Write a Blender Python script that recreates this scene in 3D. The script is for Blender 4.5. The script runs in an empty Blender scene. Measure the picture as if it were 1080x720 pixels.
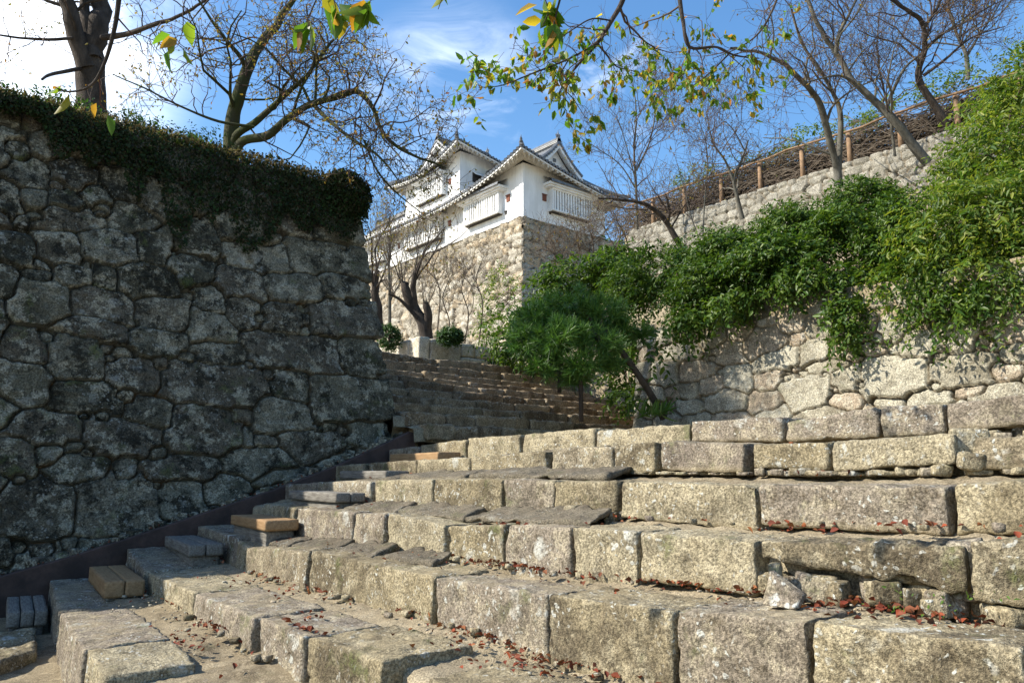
import bpy, math, random
import numpy as np
from mathutils import Vector, Matrix
D = bpy.data
SC = bpy.context.scene
COL = SC.collection
rad = math.radians

# ------------------------------------------------------------------ camera
YAW, FOC, PITCH = 50.0, 820.0, math.atan(140/820)
EYE = np.array([0.0, 0.0, 1.6])
cy_, sy_ = math.cos(rad(YAW)), math.sin(rad(YAW))
FWD = np.array([cy_*math.cos(PITCH), sy_*math.cos(PITCH), math.sin(PITCH)])
RGT = np.array([sy_, -cy_, 0.0])
UPV = np.cross(RGT, FWD)
cam = D.cameras.new('camera'); cam.sensor_width = 36; cam.lens = 36*FOC/1080
cam.clip_start = 0.05; cam.clip_end = 6000
co = D.objects.new('camera', cam); COL.objects.link(co)
co.matrix_world = Matrix(((RGT[0], UPV[0], -FWD[0], EYE[0]), (RGT[1], UPV[1], -FWD[1], EYE[1]),
                          (RGT[2], UPV[2], -FWD[2], EYE[2]), (0, 0, 0, 1)))
SC.camera = co

# ------------------------------------------------------------------ light
SUN_EL, SUN_TURN = 40.0, 101.0      # degrees; the sun stands to the left of the view
hd = -RGT*math.sin(rad(SUN_TURN)) + np.array([cy_, sy_, 0])*math.cos(rad(SUN_TURN))
SDIR = hd*math.cos(rad(SUN_EL)) + np.array([0, 0, math.sin(rad(SUN_EL))])
sl = D.lights.new('sun', 'SUN'); sl.energy = 5.0; sl.angle = rad(0.53); sl.color = (1, .935, .82)
so = D.objects.new('sun', sl); COL.objects.link(so)
so.rotation_euler = Vector(SDIR).to_track_quat('Z', 'Y').to_euler()
world = D.worlds.new('World'); SC.world = world; world.use_nodes = True
SC.view_settings.view_transform = 'Standard'; SC.view_settings.look = 'None'
SC.view_settings.gamma = 1; SC.view_settings.exposure = 0.85
SC.view_settings.use_curve_mapping = False
SC.cycles.max_bounces = 6; SC.cycles.transparent_max_bounces = 6

class NT:
    """small node-tree writer"""
    def __init__(s, tree): s.t = tree; s.l = tree.links
    def n(s, typ, ins=None, **kw):
        nd = s.t.nodes.new(typ)
        for k, v in kw.items(): setattr(nd, k, v)
        for k, v in (ins or {}).items():
            sk = nd.inputs[k]
            if isinstance(v, bpy.types.NodeSocket): s.l.new(v, sk)
            else:
                if hasattr(sk.default_value, '__len__') and len(sk.default_value) == 4 and len(v) == 3: v = (*v, 1)
                sk.default_value = v
        return nd
    def math(s, op, a, b=0.0, clamp=False):
        return s.n('ShaderNodeMath', {0: a, 1: b}, operation=op, use_clamp=clamp).outputs[0]
    def step(s, v, lo, hi, to0=0.0, to1=1.0):
        return s.n('ShaderNodeMapRange', {'Value': v, 'From Min': lo, 'From Max': hi, 'To Min': to0, 'To Max': to1},
                   interpolation_type='SMOOTHSTEP').outputs[0]
    def noise(s, vec, scale, detail=4, rough=.55, dist=0.0):
        return s.n('ShaderNodeTexNoise', {'Vector': vec, 'Scale': scale, 'Detail': detail, 'Roughness': rough, 'Distortion': dist}).outputs[0]
    def mix(s, f, a, b, mode='MIX'):
        nd = s.n('ShaderNodeMix', data_type='RGBA', blend_type=mode)
        for i, v in ((0, f), (6, a), (7, b)):
            if isinstance(v, bpy.types.NodeSocket): s.l.new(v, nd.inputs[i])
            elif i == 0: nd.inputs[0].default_value = v
            else: nd.inputs[i].default_value = (*v, 1) if len(v) == 3 else v
        return nd.outputs[2]

def build_world():
    t = NT(world.node_tree); world.node_tree.nodes.clear()
    out = t.n('ShaderNodeOutputWorld')
    sky = t.n('ShaderNodeTexSky', sky_type='NISHITA', sun_disc=False)
    sky.sun_elevation = rad(SUN_EL); sky.sun_rotation = math.atan2(SDIR[0], SDIR[1])
    sky.air_density = 1.15; sky.dust_density = 0.9; sky.ozone_density = 2.0; sky.altitude = 200
    tc = t.n('ShaderNodeTexCoord').outputs['Generated']
    def near(px, py, a0, a1):
        r = FWD + RGT*(px-540)/FOC + UPV*(360-py)/FOC; r = r/np.linalg.norm(r)
        d = t.n('ShaderNodeVectorMath', {0: tc, 1: tuple(r)}, operation='DOT_PRODUCT').outputs['Value']
        return t.step(d, math.cos(rad(a0)), math.cos(rad(a1)))
    mp = t.n('ShaderNodeMapping', {'Vector': tc, 'Rotation': (0, 0, rad(40)), 'Scale': (1.0, 2.2, 3.0)}).outputs[0]
    n1 = t.noise(mp, 2.3, 8, .62, .5)
    n2 = t.noise(mp, 5.0, 9, .60, .8)
    left = t.math('MULTIPLY', near(-80, -10, 16, 3), t.step(n1, .30, .66))
    bank = t.math('MULTIPLY', near(480, 125, 9, 1), t.math('MULTIPLY', t.step(n2, .45, .8), .42))
    veil = t.math('MULTIPLY', near(650, 95, 5, 1), t.math('MULTIPLY', t.step(n2, .50, .8), .35))
    c = t.math('ADD', t.math('ADD', left, bank), veil, True)
    skc = t.n('ShaderNodeHueSaturation', {'Saturation': 1.24, 'Value': 1.0, 'Color': sky.outputs[0]}).outputs[0]
    col = t.mix(t.math('MULTIPLY', c, .93), skc, (11.0, 11.4, 11.8))
    bg = t.n('ShaderNodeBackground', {'Color': col, 'Strength': 0.14})
    t.l.new(bg.outputs[0], out.inputs[0])
build_world()

# ------------------------------------------------------------------ helpers
def ray(x, y): return FWD + RGT*(x-540)/FOC + UPV*(360-y)/FOC
def atz(x, y, z): r = ray(x, y); return EYE + r*(z-EYE[2])/r[2]
def atx(x, y, X): r = ray(x, y); return EYE + r*X/r[0]
def aty(x, y, Y): r = ray(x, y); return EYE + r*Y/r[1]
def atd(x, y, d): return EYE + ray(x, y)*d

_rs = np.random.RandomState(7)
_perm = np.concatenate([_rs.permutation(256)]*2 + [np.arange(4)])
_grad = _rs.normal(size=(256, 3)); _grad /= np.linalg.norm(_grad, axis=1)[:, None]
def gn(p):
    p = np.asarray(p, float); i = np.floor(p).astype(int); f = p-i; i = i & 255
    u = f*f*f*(f*(f*6-15)+10); r = np.zeros(len(p))
    for dx in (0, 1):
        for dy in (0, 1):
            for dz in (0, 1):
                h = _perm[(_perm[(_perm[(i[:, 0]+dx) & 255]+i[:, 1]+dy) & 255]+i[:, 2]+dz) & 255]
                g = _grad[h]
                d = g[:, 0]*(f[:, 0]-dx)+g[:, 1]*(f[:, 1]-dy)+g[:, 2]*(f[:, 2]-dz)
                w = (u[:, 0] if dx else 1-u[:, 0])*(u[:, 1] if dy else 1-u[:, 1])*(u[:, 2] if dz else 1-u[:, 2])
                r += w*d
    return r
def fbm(p, octs=4, gain=.5):
    r = 0; a = 1.0; p = np.asarray(p, float)
    for o in range(octs): r = r+a*gn(p*(2.0**o)+17.3*o); a *= gain
    return r
def sst(x, a, b): t = np.clip((x-a)/(b-a), 0, 1); return t*t*(3-2*t)

def link(o, parent=None):
    COL.objects.link(o)
    if parent is not None: o.parent = parent
    return o
def mesh(name, V, faces, mat, parent=None, smooth=True, attrs=None, matidx=None):
    """faces: array (n,k), or a list of such arrays; ONE object"""
    if isinstance(faces, np.ndarray): faces = [faces]
    faces = [np.asarray(f, int) for f in faces if len(f)]
    V = np.asarray(V, np.float32)
    me = D.meshes.new(name)
    me.vertices.add(len(V)); me.vertices.foreach_set('co', V.ravel())
    nl = sum(f.size for f in faces); nf = sum(len(f) for f in faces)
    me.loops.add(nl); me.polygons.add(nf)
    me.loops.foreach_set('vertex_index', np.concatenate([f.ravel() for f in faces]).astype(np.int32))
    sizes = np.concatenate([np.full(len(f), f.shape[1]) for f in faces])
    st = np.concatenate([[0], np.cumsum(sizes)[:-1]]).astype(np.int32)
    me.polygons.foreach_set('loop_start', st)
    me.polygons.foreach_set('use_smooth', np.full(nf, smooth, bool))
    if matidx is not None: me.polygons.foreach_set('material_index', np.asarray(matidx, np.int32))
    for k, a in (attrs or {}).items():
        at = me.attributes.new(k, 'FLOAT_COLOR', 'POINT')
        at.data.foreach_set('color', np.asarray(a, np.float32).ravel())
    for m in (mat if isinstance(mat, (list, tuple)) else [mat]): me.materials.append(m)
    me.update(calc_edges=True); me.validate()
    return link(D.objects.new(name, me), parent)
def tag(o, label=None, cat=None, group=None, kind=None):
    if label: o['label'] = label
    if cat: o['category'] = cat
    if group: o['group'] = group
    if kind: o['kind'] = kind
    return o
def thing(name, label, cat, loc=(0, 0, 0), group=None):
    o = D.objects.new(name, None); link(o); o.empty_display_size = .2
    o.location = loc
    return tag(o, label, cat, group)
def at_base(o, loc):
    """keeps the children where they are while the empty sits at its base"""
    o.location = loc
class MB:
    """collects polygons of mixed size into one mesh"""
    def __init__(s): s.v = []; s.f = {}; s.n = 0; s.mi = {}
    def add(s, V, F, mi=0):
        V = np.asarray(V, float).reshape(-1, 3)
        for f in F:
            s.f.setdefault(len(f), []).append([i+s.n for i in f]); s.mi.setdefault(len(f), []).append(mi)
        s.v.append(V); s.n += len(V)
    def box(s, lo, hi, mi=0, M=None):
        (x0, y0, z0), (x1, y1, z1) = lo, hi
        V = np.array([(x0,y0,z0),(x1,y0,z0),(x1,y1,z0),(x0,y1,z0),(x0,y0,z1),(x1,y0,z1),(x1,y1,z1),(x0,y1,z1)], float)
        if M is not None: V = M(V)
        s.add(V, [(0,3,2,1),(4,5,6,7),(0,1,5,4),(1,2,6,5),(2,3,7,6),(3,0,4,7)], mi)
    def grid(s, P, mi=0, flip=False):
        n, m = P.shape[:2]; idx = np.arange(n*m).reshape(n, m)
        f = np.stack([idx[:-1, :-1], idx[1:, :-1], idx[1:, 1:], idx[:-1, 1:]], -1).reshape(-1, 4)
        if flip: f = f[:, ::-1]
        s.add(P.reshape(-1, 3), f.tolist(), mi)
    def tube(s, pts, r, n=8, mi=0, cap=True):
        V, F = tube(np.asarray(pts, float), np.broadcast_to(np.asarray(r, float), (len(pts),)), n)
        F = F.tolist()
        if cap: F.append(list(range(n))[::-1]); F.append([len(V)-n+i for i in range(n)])
        s.add(V, F, mi)
    def build(s, name, mat, parent=None, smooth=False):
        ks = sorted(s.f)
        return mesh(name, np.concatenate(s.v), [np.array(s.f[k]) for k in ks], mat, parent, smooth,
                    matidx=np.concatenate([s.mi[k] for k in ks]))
def tube(P, r, n):
    k = len(P); T = np.gradient(P, axis=0); T /= np.linalg.norm(T, axis=1)[:, None]+1e-9
    ref = np.array([.31, .17, 1.0]) if abs(T[0, 2]) < .8 else np.array([1.0, .23, .11])
    A = np.cross(T, ref); A /= np.linalg.norm(A, axis=1)[:, None]+1e-9
    B = np.cross(T, A); th = np.arange(n)*2*math.pi/n
    V = P[:, None]+r[:, None, None]*(A[:, None]*np.cos(th)[None, :, None]+B[:, None]*np.sin(th)[None, :, None])
    i = np.arange(k-1)[:, None]*n; j = np.arange(n)[None]; j2 = (j+1) % n
    F = np.stack([i+j, i+j2, i+n+j2, i+n+j], -1).reshape(-1, 4)
    return V.reshape(-1, 3), F
class Tubes:
    def __init__(s): s.V = []; s.F = []; s.n = 0
    def add(s, P, r, n):
        V, F = tube(np.asarray(P, float), np.asarray(r, float), n); s.V.append(V); s.F.append(F+s.n); s.n += len(V)
    def build(s, name, mat, parent): return mesh(name, np.concatenate(s.V), np.concatenate(s.F), mat, parent, True)

# ------------------------------------------------------------------ materials
def new_mat(name):
    m = D.materials.new(name); m.use_nodes = True; m.node_tree.nodes.clear()
    t = NT(m.node_tree); out = t.n('ShaderNodeOutputMaterial')
    return m, t, out
def stone_mat(name, base, dark, pale, lichen=.5, moss=.3, soil=(.30, .20, .11), scale=1.0, bump=.5, warm=None, stain=.5, jsoil=1.0, mottle=.35):
    pale2 = tuple(min(.5, 1.25*v) for v in pale)
    m, t, out = new_mat(name)
    P = t.n('ShaderNodeTexCoord').outputs['Object']
    rnd = t.n('ShaderNodeObjectInfo').outputs['Random']
    sv = t.n('ShaderNodeSeparateColor', {0: t.n('ShaderNodeAttribute', attribute_name='sv').outputs['Color']})
    r1, joint, r2 = sv.outputs[0], sv.outputs[1], sv.outputs[2]
    rr = t.math('FRACT', t.math('ADD', rnd, r1))
    off = t.n('ShaderNodeVectorMath', {0: P, 1: t.n('ShaderNodeCombineXYZ', {0: t.math('MULTIPLY', rr, 9.0), 1: t.math('MULTIPLY', r2, 7.0), 2: 0.0}).outputs[0]}).outputs[0]
    big = t.noise(off, 1.6*scale, 5, .6)
    mid = t.noise(off, 9*scale, 6, .65)
    fine = t.noise(off, 70*scale, 3, .7)
    grit = t.noise(off, 190*scale, 2, .6)
    c = t.mix(t.step(big, .42, .60, 0, .85), base, dark)
    c = t.mix(t.step(rr, .15, .95, 0, .55), c, pale)
    if warm: c = t.mix(t.math('MULTIPLY', t.step(t.math('FRACT', t.math('MULTIPLY', rr, 7.3)), .55, .75), .75), c, warm)
    c = t.mix(t.math('MULTIPLY', t.step(mid, .5, .72), stain), c, dark)
    c = t.mix(t.math('MULTIPLY', t.step(mid, .46, .28), .55), c, pale)
    crisp = t.noise(off, 5.5*scale, 10, .78)
    crisp2 = t.noise(t.n('ShaderNodeVectorMath', {0: off, 1: (13.7, 5.1, 8.8)}).outputs[0], 4.2*scale, 10, .80)
    c = t.mix(t.math('MULTIPLY', t.step(crisp, .505, .56), mottle), c, pale2)
    c = t.mix(t.math('MULTIPLY', t.step(crisp2, .515, .575), mottle), c, tuple(.55*v for v in dark))
    c = t.mix(.75, c, t.mix(t.step(fine, .32, .68), (.2, .19, .17), (1, .97, .92)), 'OVERLAY')
    c = t.mix(t.math('MULTIPLY', t.step(grit, .57, .68), .65), c, tuple(.5*v for v in dark))
    # lichen discs
    wv = t.n('ShaderNodeVectorMath', {0: off, 1: t.n('ShaderNodeVectorMath', {0: t.n('ShaderNodeTexNoise', {'Vector': off, 'Scale': 14.0*scale}).outputs[1], 3: .10/scale}, operation='SCALE').outputs[0]}).outputs[0]
    spots = None
    for sc_, th, gate in ((13*scale, .25, .50), (31*scale, .27, .47), (5*scale, .30, .55)):
        vo = t.n('ShaderNodeTexVoronoi', {'Vector': wv, 'Scale': sc_})
        dist = vo.outputs['Distance']
        sel = t.step(t.n('ShaderNodeSeparateColor', {0: vo.outputs['Color']}).outputs[0], .48, .53)
        s_ = t.math('MULTIPLY', t.math('MULTIPLY', t.step(dist, th+.06, th-.06), sel), t.step(t.noise(off, 1.9*scale, 5, .6, 0), gate-.04, gate+.10))
        spots = s_ if spots is None else t.math('MAXIMUM', spots, s_)
    spots = t.math('MULTIPLY', spots, t.step(fine, .25, .55))
    c = t.mix(t.math('MULTIPLY', spots, lichen), c, (.46, .46, .41))
    nz = t.n('ShaderNodeSeparateXYZ', {0: t.n('ShaderNodeNewGeometry').outputs['Normal']}).outputs[2]
    mo = t.math('MULTIPLY', t.step(t.noise(off, 3.2*scale, 6, .7), .56, .70), t.step(fine, .3, .6))
    c = t.mix(t.math('MULTIPLY', mo, moss), c, (.085, .105, .03))
    dust = t.math('MULTIPLY', t.step(nz, .75, .97), t.step(t.noise(P, 4.0*scale, 5, .65), .45, .62))
    c = t.mix(t.math('MULTIPLY', dust, .45), c, soil)
    c = t.mix(t.math('MULTIPLY', t.step(joint, .3, 1.0), t.step(t.noise(P, 3.0, 4, .6), .62-.4*jsoil, .75-.25*jsoil)), c, soil)
    h = t.math('ADD', t.math('ADD', t.math('MULTIPLY', mid, .5), t.math('MULTIPLY', fine, .30)), t.math('MULTIPLY', grit, .14))
    h = t.math('ADD', h, t.math('MULTIPLY', spots, .05))
    bp = t.n('ShaderNodeBump', {'Height': h, 'Strength': bump, 'Distance': .028/scale}).outputs[0]
    b = t.n('ShaderNodeBsdfPrincipled', {'Base Color': c, 'Roughness': .92, 'Normal': bp, 'Specular IOR Level': .22})
    t.l.new(b.outputs[0], out.inputs[0]); return m
def leaf_mat(name, cols, trans=.35, rough=.45, spec=.4, tmul=1.6):
    """cols: ramp of leaf colours picked at random for each leaf"""
    m, t, out = new_mat(name)
    g = t.n('ShaderNodeNewGeometry')
    rp = t.n('ShaderNodeValToRGB', {0: g.outputs['Random Per Island']}); el = rp.color_ramp.elements
    n = len(cols)
    while len(el) < n: el.new(.5)
    for i, c in enumerate(cols): el[i].position = i/(n-1) if n > 1 else 0; el[i].color = (*c, 1)
    c = rp.outputs[0]
    P = t.n('ShaderNodeTexCoord').outputs['Object']
    c = t.mix(t.step(t.noise(P, 1.3, 3), .35, .65, 0, .35), c, tuple(.6*v for v in cols[0]))
    b = t.n('ShaderNodeBsdfPrincipled', {'Base Color': c, 'Roughness': rough, 'Specular IOR Level': spec})
    tr = t.n('ShaderNodeBsdfTranslucent', {'Color': t.mix(1.0, c, (tmul, tmul*1.05, tmul*.55), 'MULTIPLY')})
    mx = t.n('ShaderNodeMixShader', {0: trans, 1: b.outputs[0], 2: tr.outputs[0]})
    t.l.new(mx.outputs[0], out.inputs[0]); return m
def simple_mat(name, base, dark, scale=6, rough=.8, bump=.4, stretch=(1, 1, 1), spec=.3, metal=0, dist=.01):
    m, t, out = new_mat(name)
    P = t.n('ShaderNodeMapping', {'Vector': t.n('ShaderNodeTexCoord').outputs['Object'], 'Scale': stretch}).outputs[0]
    a = t.noise(P, scale, 6, .65); f = t.noise(P, scale*9, 4, .6)
    rnd = t.n('ShaderNodeObjectInfo').outputs['Random']
    c = t.mix(t.step(a, .32, .68), base, dark)
    c = t.mix(t.step(f, .45, .75, 0, .5), c, dark)
    bp = t.n('ShaderNodeBump', {'Height': t.math('ADD', a, t.math('MULTIPLY', f, .5)), 'Strength': bump, 'Distance': dist}).outputs[0]
    b = t.n('ShaderNodeBsdfPrincipled', {'Base Color': c, 'Roughness': rough, 'Normal': bp, 'Specular IOR Level': spec, 'Metallic': metal})
    t.l.new(b.outputs[0], out.inputs[0]); return m
M = {}
M['step'] = stone_mat('granite_step', (.215, .184, .119), (.075, .061, .040), (.318, .286, .205), 1.0, .75, (.275, .225, .135), 1.0, 1.1, (.165, .142, .122), .95, 1.0, .34)
M['upstep'] = stone_mat('granite_old_step', (.185, .14, .09), (.08, .058, .037), (.27, .225, .155), .5, .4, (.30, .22, .13), .8, .5)
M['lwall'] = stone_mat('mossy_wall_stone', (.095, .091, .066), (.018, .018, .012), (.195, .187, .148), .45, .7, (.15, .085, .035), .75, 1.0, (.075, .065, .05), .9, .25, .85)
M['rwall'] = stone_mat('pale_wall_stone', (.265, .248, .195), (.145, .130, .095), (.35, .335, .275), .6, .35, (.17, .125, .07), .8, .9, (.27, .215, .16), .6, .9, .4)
M['uwall'] = stone_mat('grey_wall_stone', (.205, .195, .165), (.11, .104, .086), (.28, .27, .235), .4, .2, (.22, .18, .13), .6, .5)
M['cwall'] = stone_mat('tan_wall_stone', (.245, .222, .178), (.115, .10, .078), (.38, .36, .31), .3, .15, (.09, .07, .05), .25, .8, (.30, .235, .155), .5, 1.0, .45)
M['parapet'] = stone_mat('parapet_granite', (.46, .43, .35), (.30, .27, .21), (.56, .53, .45), .4, .25, (.3, .24, .16), .7, .4)
M['soil'] = stone_mat('gravelly_soil', (.215, .178, .118), (.125, .10, .066), (.30, .26, .185), .1, .3, (.245, .2, .13), 1.6, 1.1)
M['slab'] = stone_mat('dark_tarred_slab', (.105, .092, .07), (.058, .05, .038), (.15, .133, .10), .35, .5, (.14, .11, .075), 1.3, 1.1)
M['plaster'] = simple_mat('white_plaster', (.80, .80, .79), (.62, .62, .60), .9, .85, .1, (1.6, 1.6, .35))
M['plaster_dull'] = simple_mat('shade_toned_plaster', (.55, .53, .48), (.46, .44, .39), 1.5, .9, .1)  # darker copy of the white plaster, eave shade put into its colour
M['tile'] = simple_mat('grey_roof_tile', (.15, .16, .17), (.085, .09, .10), 3, .5, .2, spec=.5)
M['darkgap'] = simple_mat('dark_wood_and_gap', (.05, .045, .04), (.03, .028, .025), 4)  # drip boards; also paints the shade inside gun ports and the open window
M['rust'] = simple_mat('red_brown_shutter', (.22, .075, .04), (.12, .045, .03), 5)
M['newwood'] = simple_mat('yellow_brown_wood', (.33, .215, .11), (.22, .13, .06), 5, .7, .5, (9, 1, 9), .3, 0, .006)
M['oldwood'] = simple_mat('weathered_grey_wood', (.25, .235, .205), (.11, .10, .085), 6, .85, .8, (10, 1, 10), .2, 0, .01)
M['board'] = simple_mat('dark_edging', (.085, .052, .042), (.035, .024, .02), 3, .8, .7)
M['fencewood'] = simple_mat('brown_fence_wood', (.27, .17, .095), (.15, .095, .055), 6, .8, .4)
M['bark'] = simple_mat('cherry_bark', (.085, .068, .055), (.035, .028, .023), 7, .9, .9, (1, 1, .45), .2, 0, .03)
M['barkmoss'] = simple_mat('mossy_bark', (.055, .05, .032), (.05, .062, .018), 5, .95, .9, (1, 1, .6), .2, 0, .03)
M['barkpale'] = simple_mat('pale_grey_bark', (.15, .142, .118), (.06, .056, .045), 6, .9, .7, (1, 1, .5), .2, 0, .02)
M['twig'] = simple_mat('brown_twig', (.10, .07, .055), (.06, .042, .034), 9, .85, .2)
M['redtwig'] = simple_mat('red_brown_twig', (.13, .06, .05), (.07, .035, .03), 9, .7, .2)
M['brush'] = simple_mat('dry_brushwood', (.17, .14, .105), (.08, .058, .042), 9, .9, .2)
M['vine'] = leaf_mat('vine_leaf', [(.024, .060, .009), (.042, .092, .012), (.072, .128, .016), (.12, .175, .022), (.038, .078, .012)], .34, .45, .3)
M['vinebright'] = leaf_mat('bright_vine_leaf', [(.04, .085, .012), (.075, .14, .016), (.125, .19, .022), (.24, .26, .035), (.06, .11, .015)], .40, .45, .3)
M['hedge'] = leaf_mat('hedge_leaf', [(.02, .05, .012), (.035, .08, .017), (.06, .115, .022)], .35, .3, .5)
M['ivy'] = leaf_mat('dark_ivy_leaf', [(.014, .026, .010), (.022, .036, .013), (.045, .036, .021), (.022, .045, .013), (.03, .06, .018)], .12, .75, .12)
M['bush'] = leaf_mat('clipped_bush_leaf', [(.02, .055, .015), (.04, .09, .02), (.06, .12, .03)], .3, .45, .4)
M['cherry'] = leaf_mat('turning_cherry_leaf', [(.07, .16, .018), (.11, .21, .02), (.09, .18, .02), (.17, .26, .025), (.26, .28, .03), (.45, .30, .03), (.46, .16, .03)], .55, .4, .35, 1.5)
M['autumn'] = leaf_mat('autumn_leaf', [(.20, .18, .04), (.32, .20, .05), (.14, .16, .03), (.30, .11, .03), (.24, .24, .05)], .45, .6, .2, 1.3)
M['litter'] = leaf_mat('fallen_leaf', [(.17, .035, .018), (.11, .03, .016), (.26, .06, .025), (.09, .04, .025), (.28, .11, .04), (.16, .05, .03)], .12, .7, .2, 1.0)
M['needle'] = leaf_mat('pine_needle', [(.04, .10, .018), (.07, .155, .026), (.125, .225, .04)], .25, .45, .35)
M['grass'] = leaf_mat('grass_blade', [(.06, .13, .02), (.10, .18, .03), (.16, .20, .05)], .4, .5, .3)
M['grassdry'] = leaf_mat('dry_grass', [(.20, .155, .085), (.11, .085, .05), (.26, .21, .12)], .3, .8, .1)

# ------------------------------------------------------------------ masonry
def auto_sites(rng, u0, u1, t0, t1, h0, h1, asp=(1.0, 2.0), jit=.15):
    S = []; t = t0
    while t < t1:
        h = rng.uniform(h0, h1); u = u0 - rng.uniform(0, h)
        while u < u1:
            w = h*rng.uniform(*asp); hh = h*rng.uniform(.82, 1.18)
            S.append((u+w/2, t+h/2+rng.uniform(-jit, jit)*h, w/2, hh/2)); u += w
        t += h*.97
    return S
def site_dist(S, u, t, q=4.6):
    d1 = np.full(u.shape, 9.0); d2 = np.full(u.shape, 9.0); id_ = np.zeros(u.shape, int)
    us, ts = u[:, 0], t[0, :]
    for i, (cu, ct, w, h) in enumerate(S):
        a = np.searchsorted(us, [cu-2.6*w-.25, cu+2.6*w+.25]); b = np.searchsorted(ts, [ct-2.6*h-.25, ct+2.6*h+.25])
        if a[0] >= a[1] or b[0] >= b[1]: continue
        sl_ = (slice(a[0], a[1]), slice(b[0], b[1]))
        rg_ = np.random.RandomState(i*7+len(S)); an = rg_.normal()*.07; sq = w > .55 and h > .2
        cc_ = rg_.uniform(1.42, 1.92, 4) if not sq else rg_.uniform(1.65, 1.97, 4)
        x0 = UW[sl_]-cu; y0 = TW[sl_]-ct; x_ = (x0*math.cos(an)+y0*math.sin(an))/w; y_ = (y0*math.cos(an)-x0*math.sin(an))/h
        x_ = x_*(1+rg_.normal()*.07*np.clip(y_, -1.2, 1.2)); y_ = y_*(1+rg_.normal()*.09*np.clip(x_, -1.2, 1.2))
        cq = np.where(x_ > 0, np.where(y_ > 0, cc_[0], cc_[1]), np.where(y_ > 0, cc_[2], cc_[3]))
        d = np.maximum(np.maximum(np.abs(x_), np.abs(y_)), (np.abs(x_)+np.abs(y_))/cq)
        A, B, I = d1[sl_], d2[sl_], id_[sl_]
        m = d < A; B[:] = np.where(m, A, np.minimum(B, d)); A[:] = np.where(m, d, A); I[m] = i
    return d1, d2, id_
def masonry(name, u0, u1, t0, t1, res, Pf, nrm, S, seed, mat, parent=None, depth=.10, jw=.10, rough=.02, off=.035, warp=.05,
            fill=None, back=(0, 0, 0), edge=None, fillr=(.04, .11), bulge=.035, nlo=1.9):
    """one wall face as real relief: every stone bulges, leans and is parted from the next by a deep joint"""
    global UW, TW
    rng = np.random.RandomState(seed)
    us = np.arange(u0, u1+res*.5, res); ts = np.arange(t0, t1+res*.5, res)
    u, t = np.meshgrid(us, ts, indexing='ij'); fl = np.stack([u.ravel(), t.ravel(), np.full(u.size, seed*3.1)], 1)
    w1 = fbm(fl*1.7, 3).reshape(u.shape); w2 = fbm(fl*1.7+31, 3).reshape(u.shape)
    w3 = fbm(fl*7, 2).reshape(u.shape); w4 = fbm(fl*7+11, 2).reshape(u.shape)
    UW = u+warp*2.2*w1+warp*.6*w3; TW = t+warp*2.2*w2+warp*.6*w4
    S = list(S); C = np.array(S)
    if fill:
        k = 0
        for _ in range(fill*30):
            if k >= fill: break
            a, b = rng.uniform(u0, u1), rng.uniform(t0, t1)
            d = ((np.abs(a-C[:, 0])/C[:, 2])**3.2+(np.abs(b-C[:, 1])/C[:, 3])**3.2)**(1/3.2)
            if d.min() > .97:
                r = rng.uniform(*fillr); C = np.vstack([C, (a, b, r*rng.uniform(.9, 1.6), r)]); k += 1
        S = [tuple(c) for c in C]
    d1, d2, id_ = site_dist(S, u, t)
    C = np.array(S); w = C[id_, 2]; h = C[id_, 3]
    e = (d2-d1)*np.minimum(w, h)
    jn = 1-sst(e, 0, jw)
    ns = len(S); ro = rng.uniform(-1, 1, ns); ru = rng.uniform(-1, 1, ns); rt = rng.uniform(-1, 1, ns)
    du, dt = (u-C[id_, 0])/w, (t-C[id_, 1])/h
    fl2 = fl.copy(); fl2[:, 2] += id_.ravel()*1.7
    n_lo = fbm(fl2*2.6, 4).reshape(u.shape); n_hi = fbm(fl2*11, 4, .6).reshape(u.shape)
    small = sst(np.minimum(w, h), .05, .16)
    z = -depth*jn**1.6 - np.clip(d1-1.08, 0, .6)*.14 + ro[id_]*off + (ru[id_]*du+rt[id_]*dt)*off*.8
    z = z + (1-np.clip(d1, 0, 1)**2)*bulge*small - (1-small)*.045 + n_lo*rough*nlo + n_hi*rough
    P = Pf(u, t) + z[..., None]*np.asarray(nrm)
    if edge is not None: P = edge(P, u, t, z)
    nu, nt = u.shape; idx = np.arange(nu*nt).reshape(nu, nt)
    F = np.stack([idx[:-1, :-1], idx[1:, :-1], idx[1:, 1:], idx[:-1, 1:]], -1).reshape(-1, 4)
    r1 = rng.uniform(0, 1, ns); r2 = rng.uniform(0, 1, ns)
    at = np.stack([r1[id_], jn, r2[id_], np.ones_like(jn)], -1).reshape(-1, 4)
    V = P.reshape(-1, 3)
    bd = np.concatenate([idx[:, 0], idx[-1, 1:], idx[::-1, -1][1:], idx[0, ::-1][1:-1]])
    nb = len(bd); V2 = V[bd]+np.asarray(back); base = len(V)
    i = np.arange(nb); j = (i+1) % nb
    F2 = np.stack([bd[j], bd[i], base+i, base+j], -1)
    return mesh(name, np.vstack([V, V2]), [F, F2], mat, parent, True, {'sv': np.vstack([at, at[bd]])})

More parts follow.
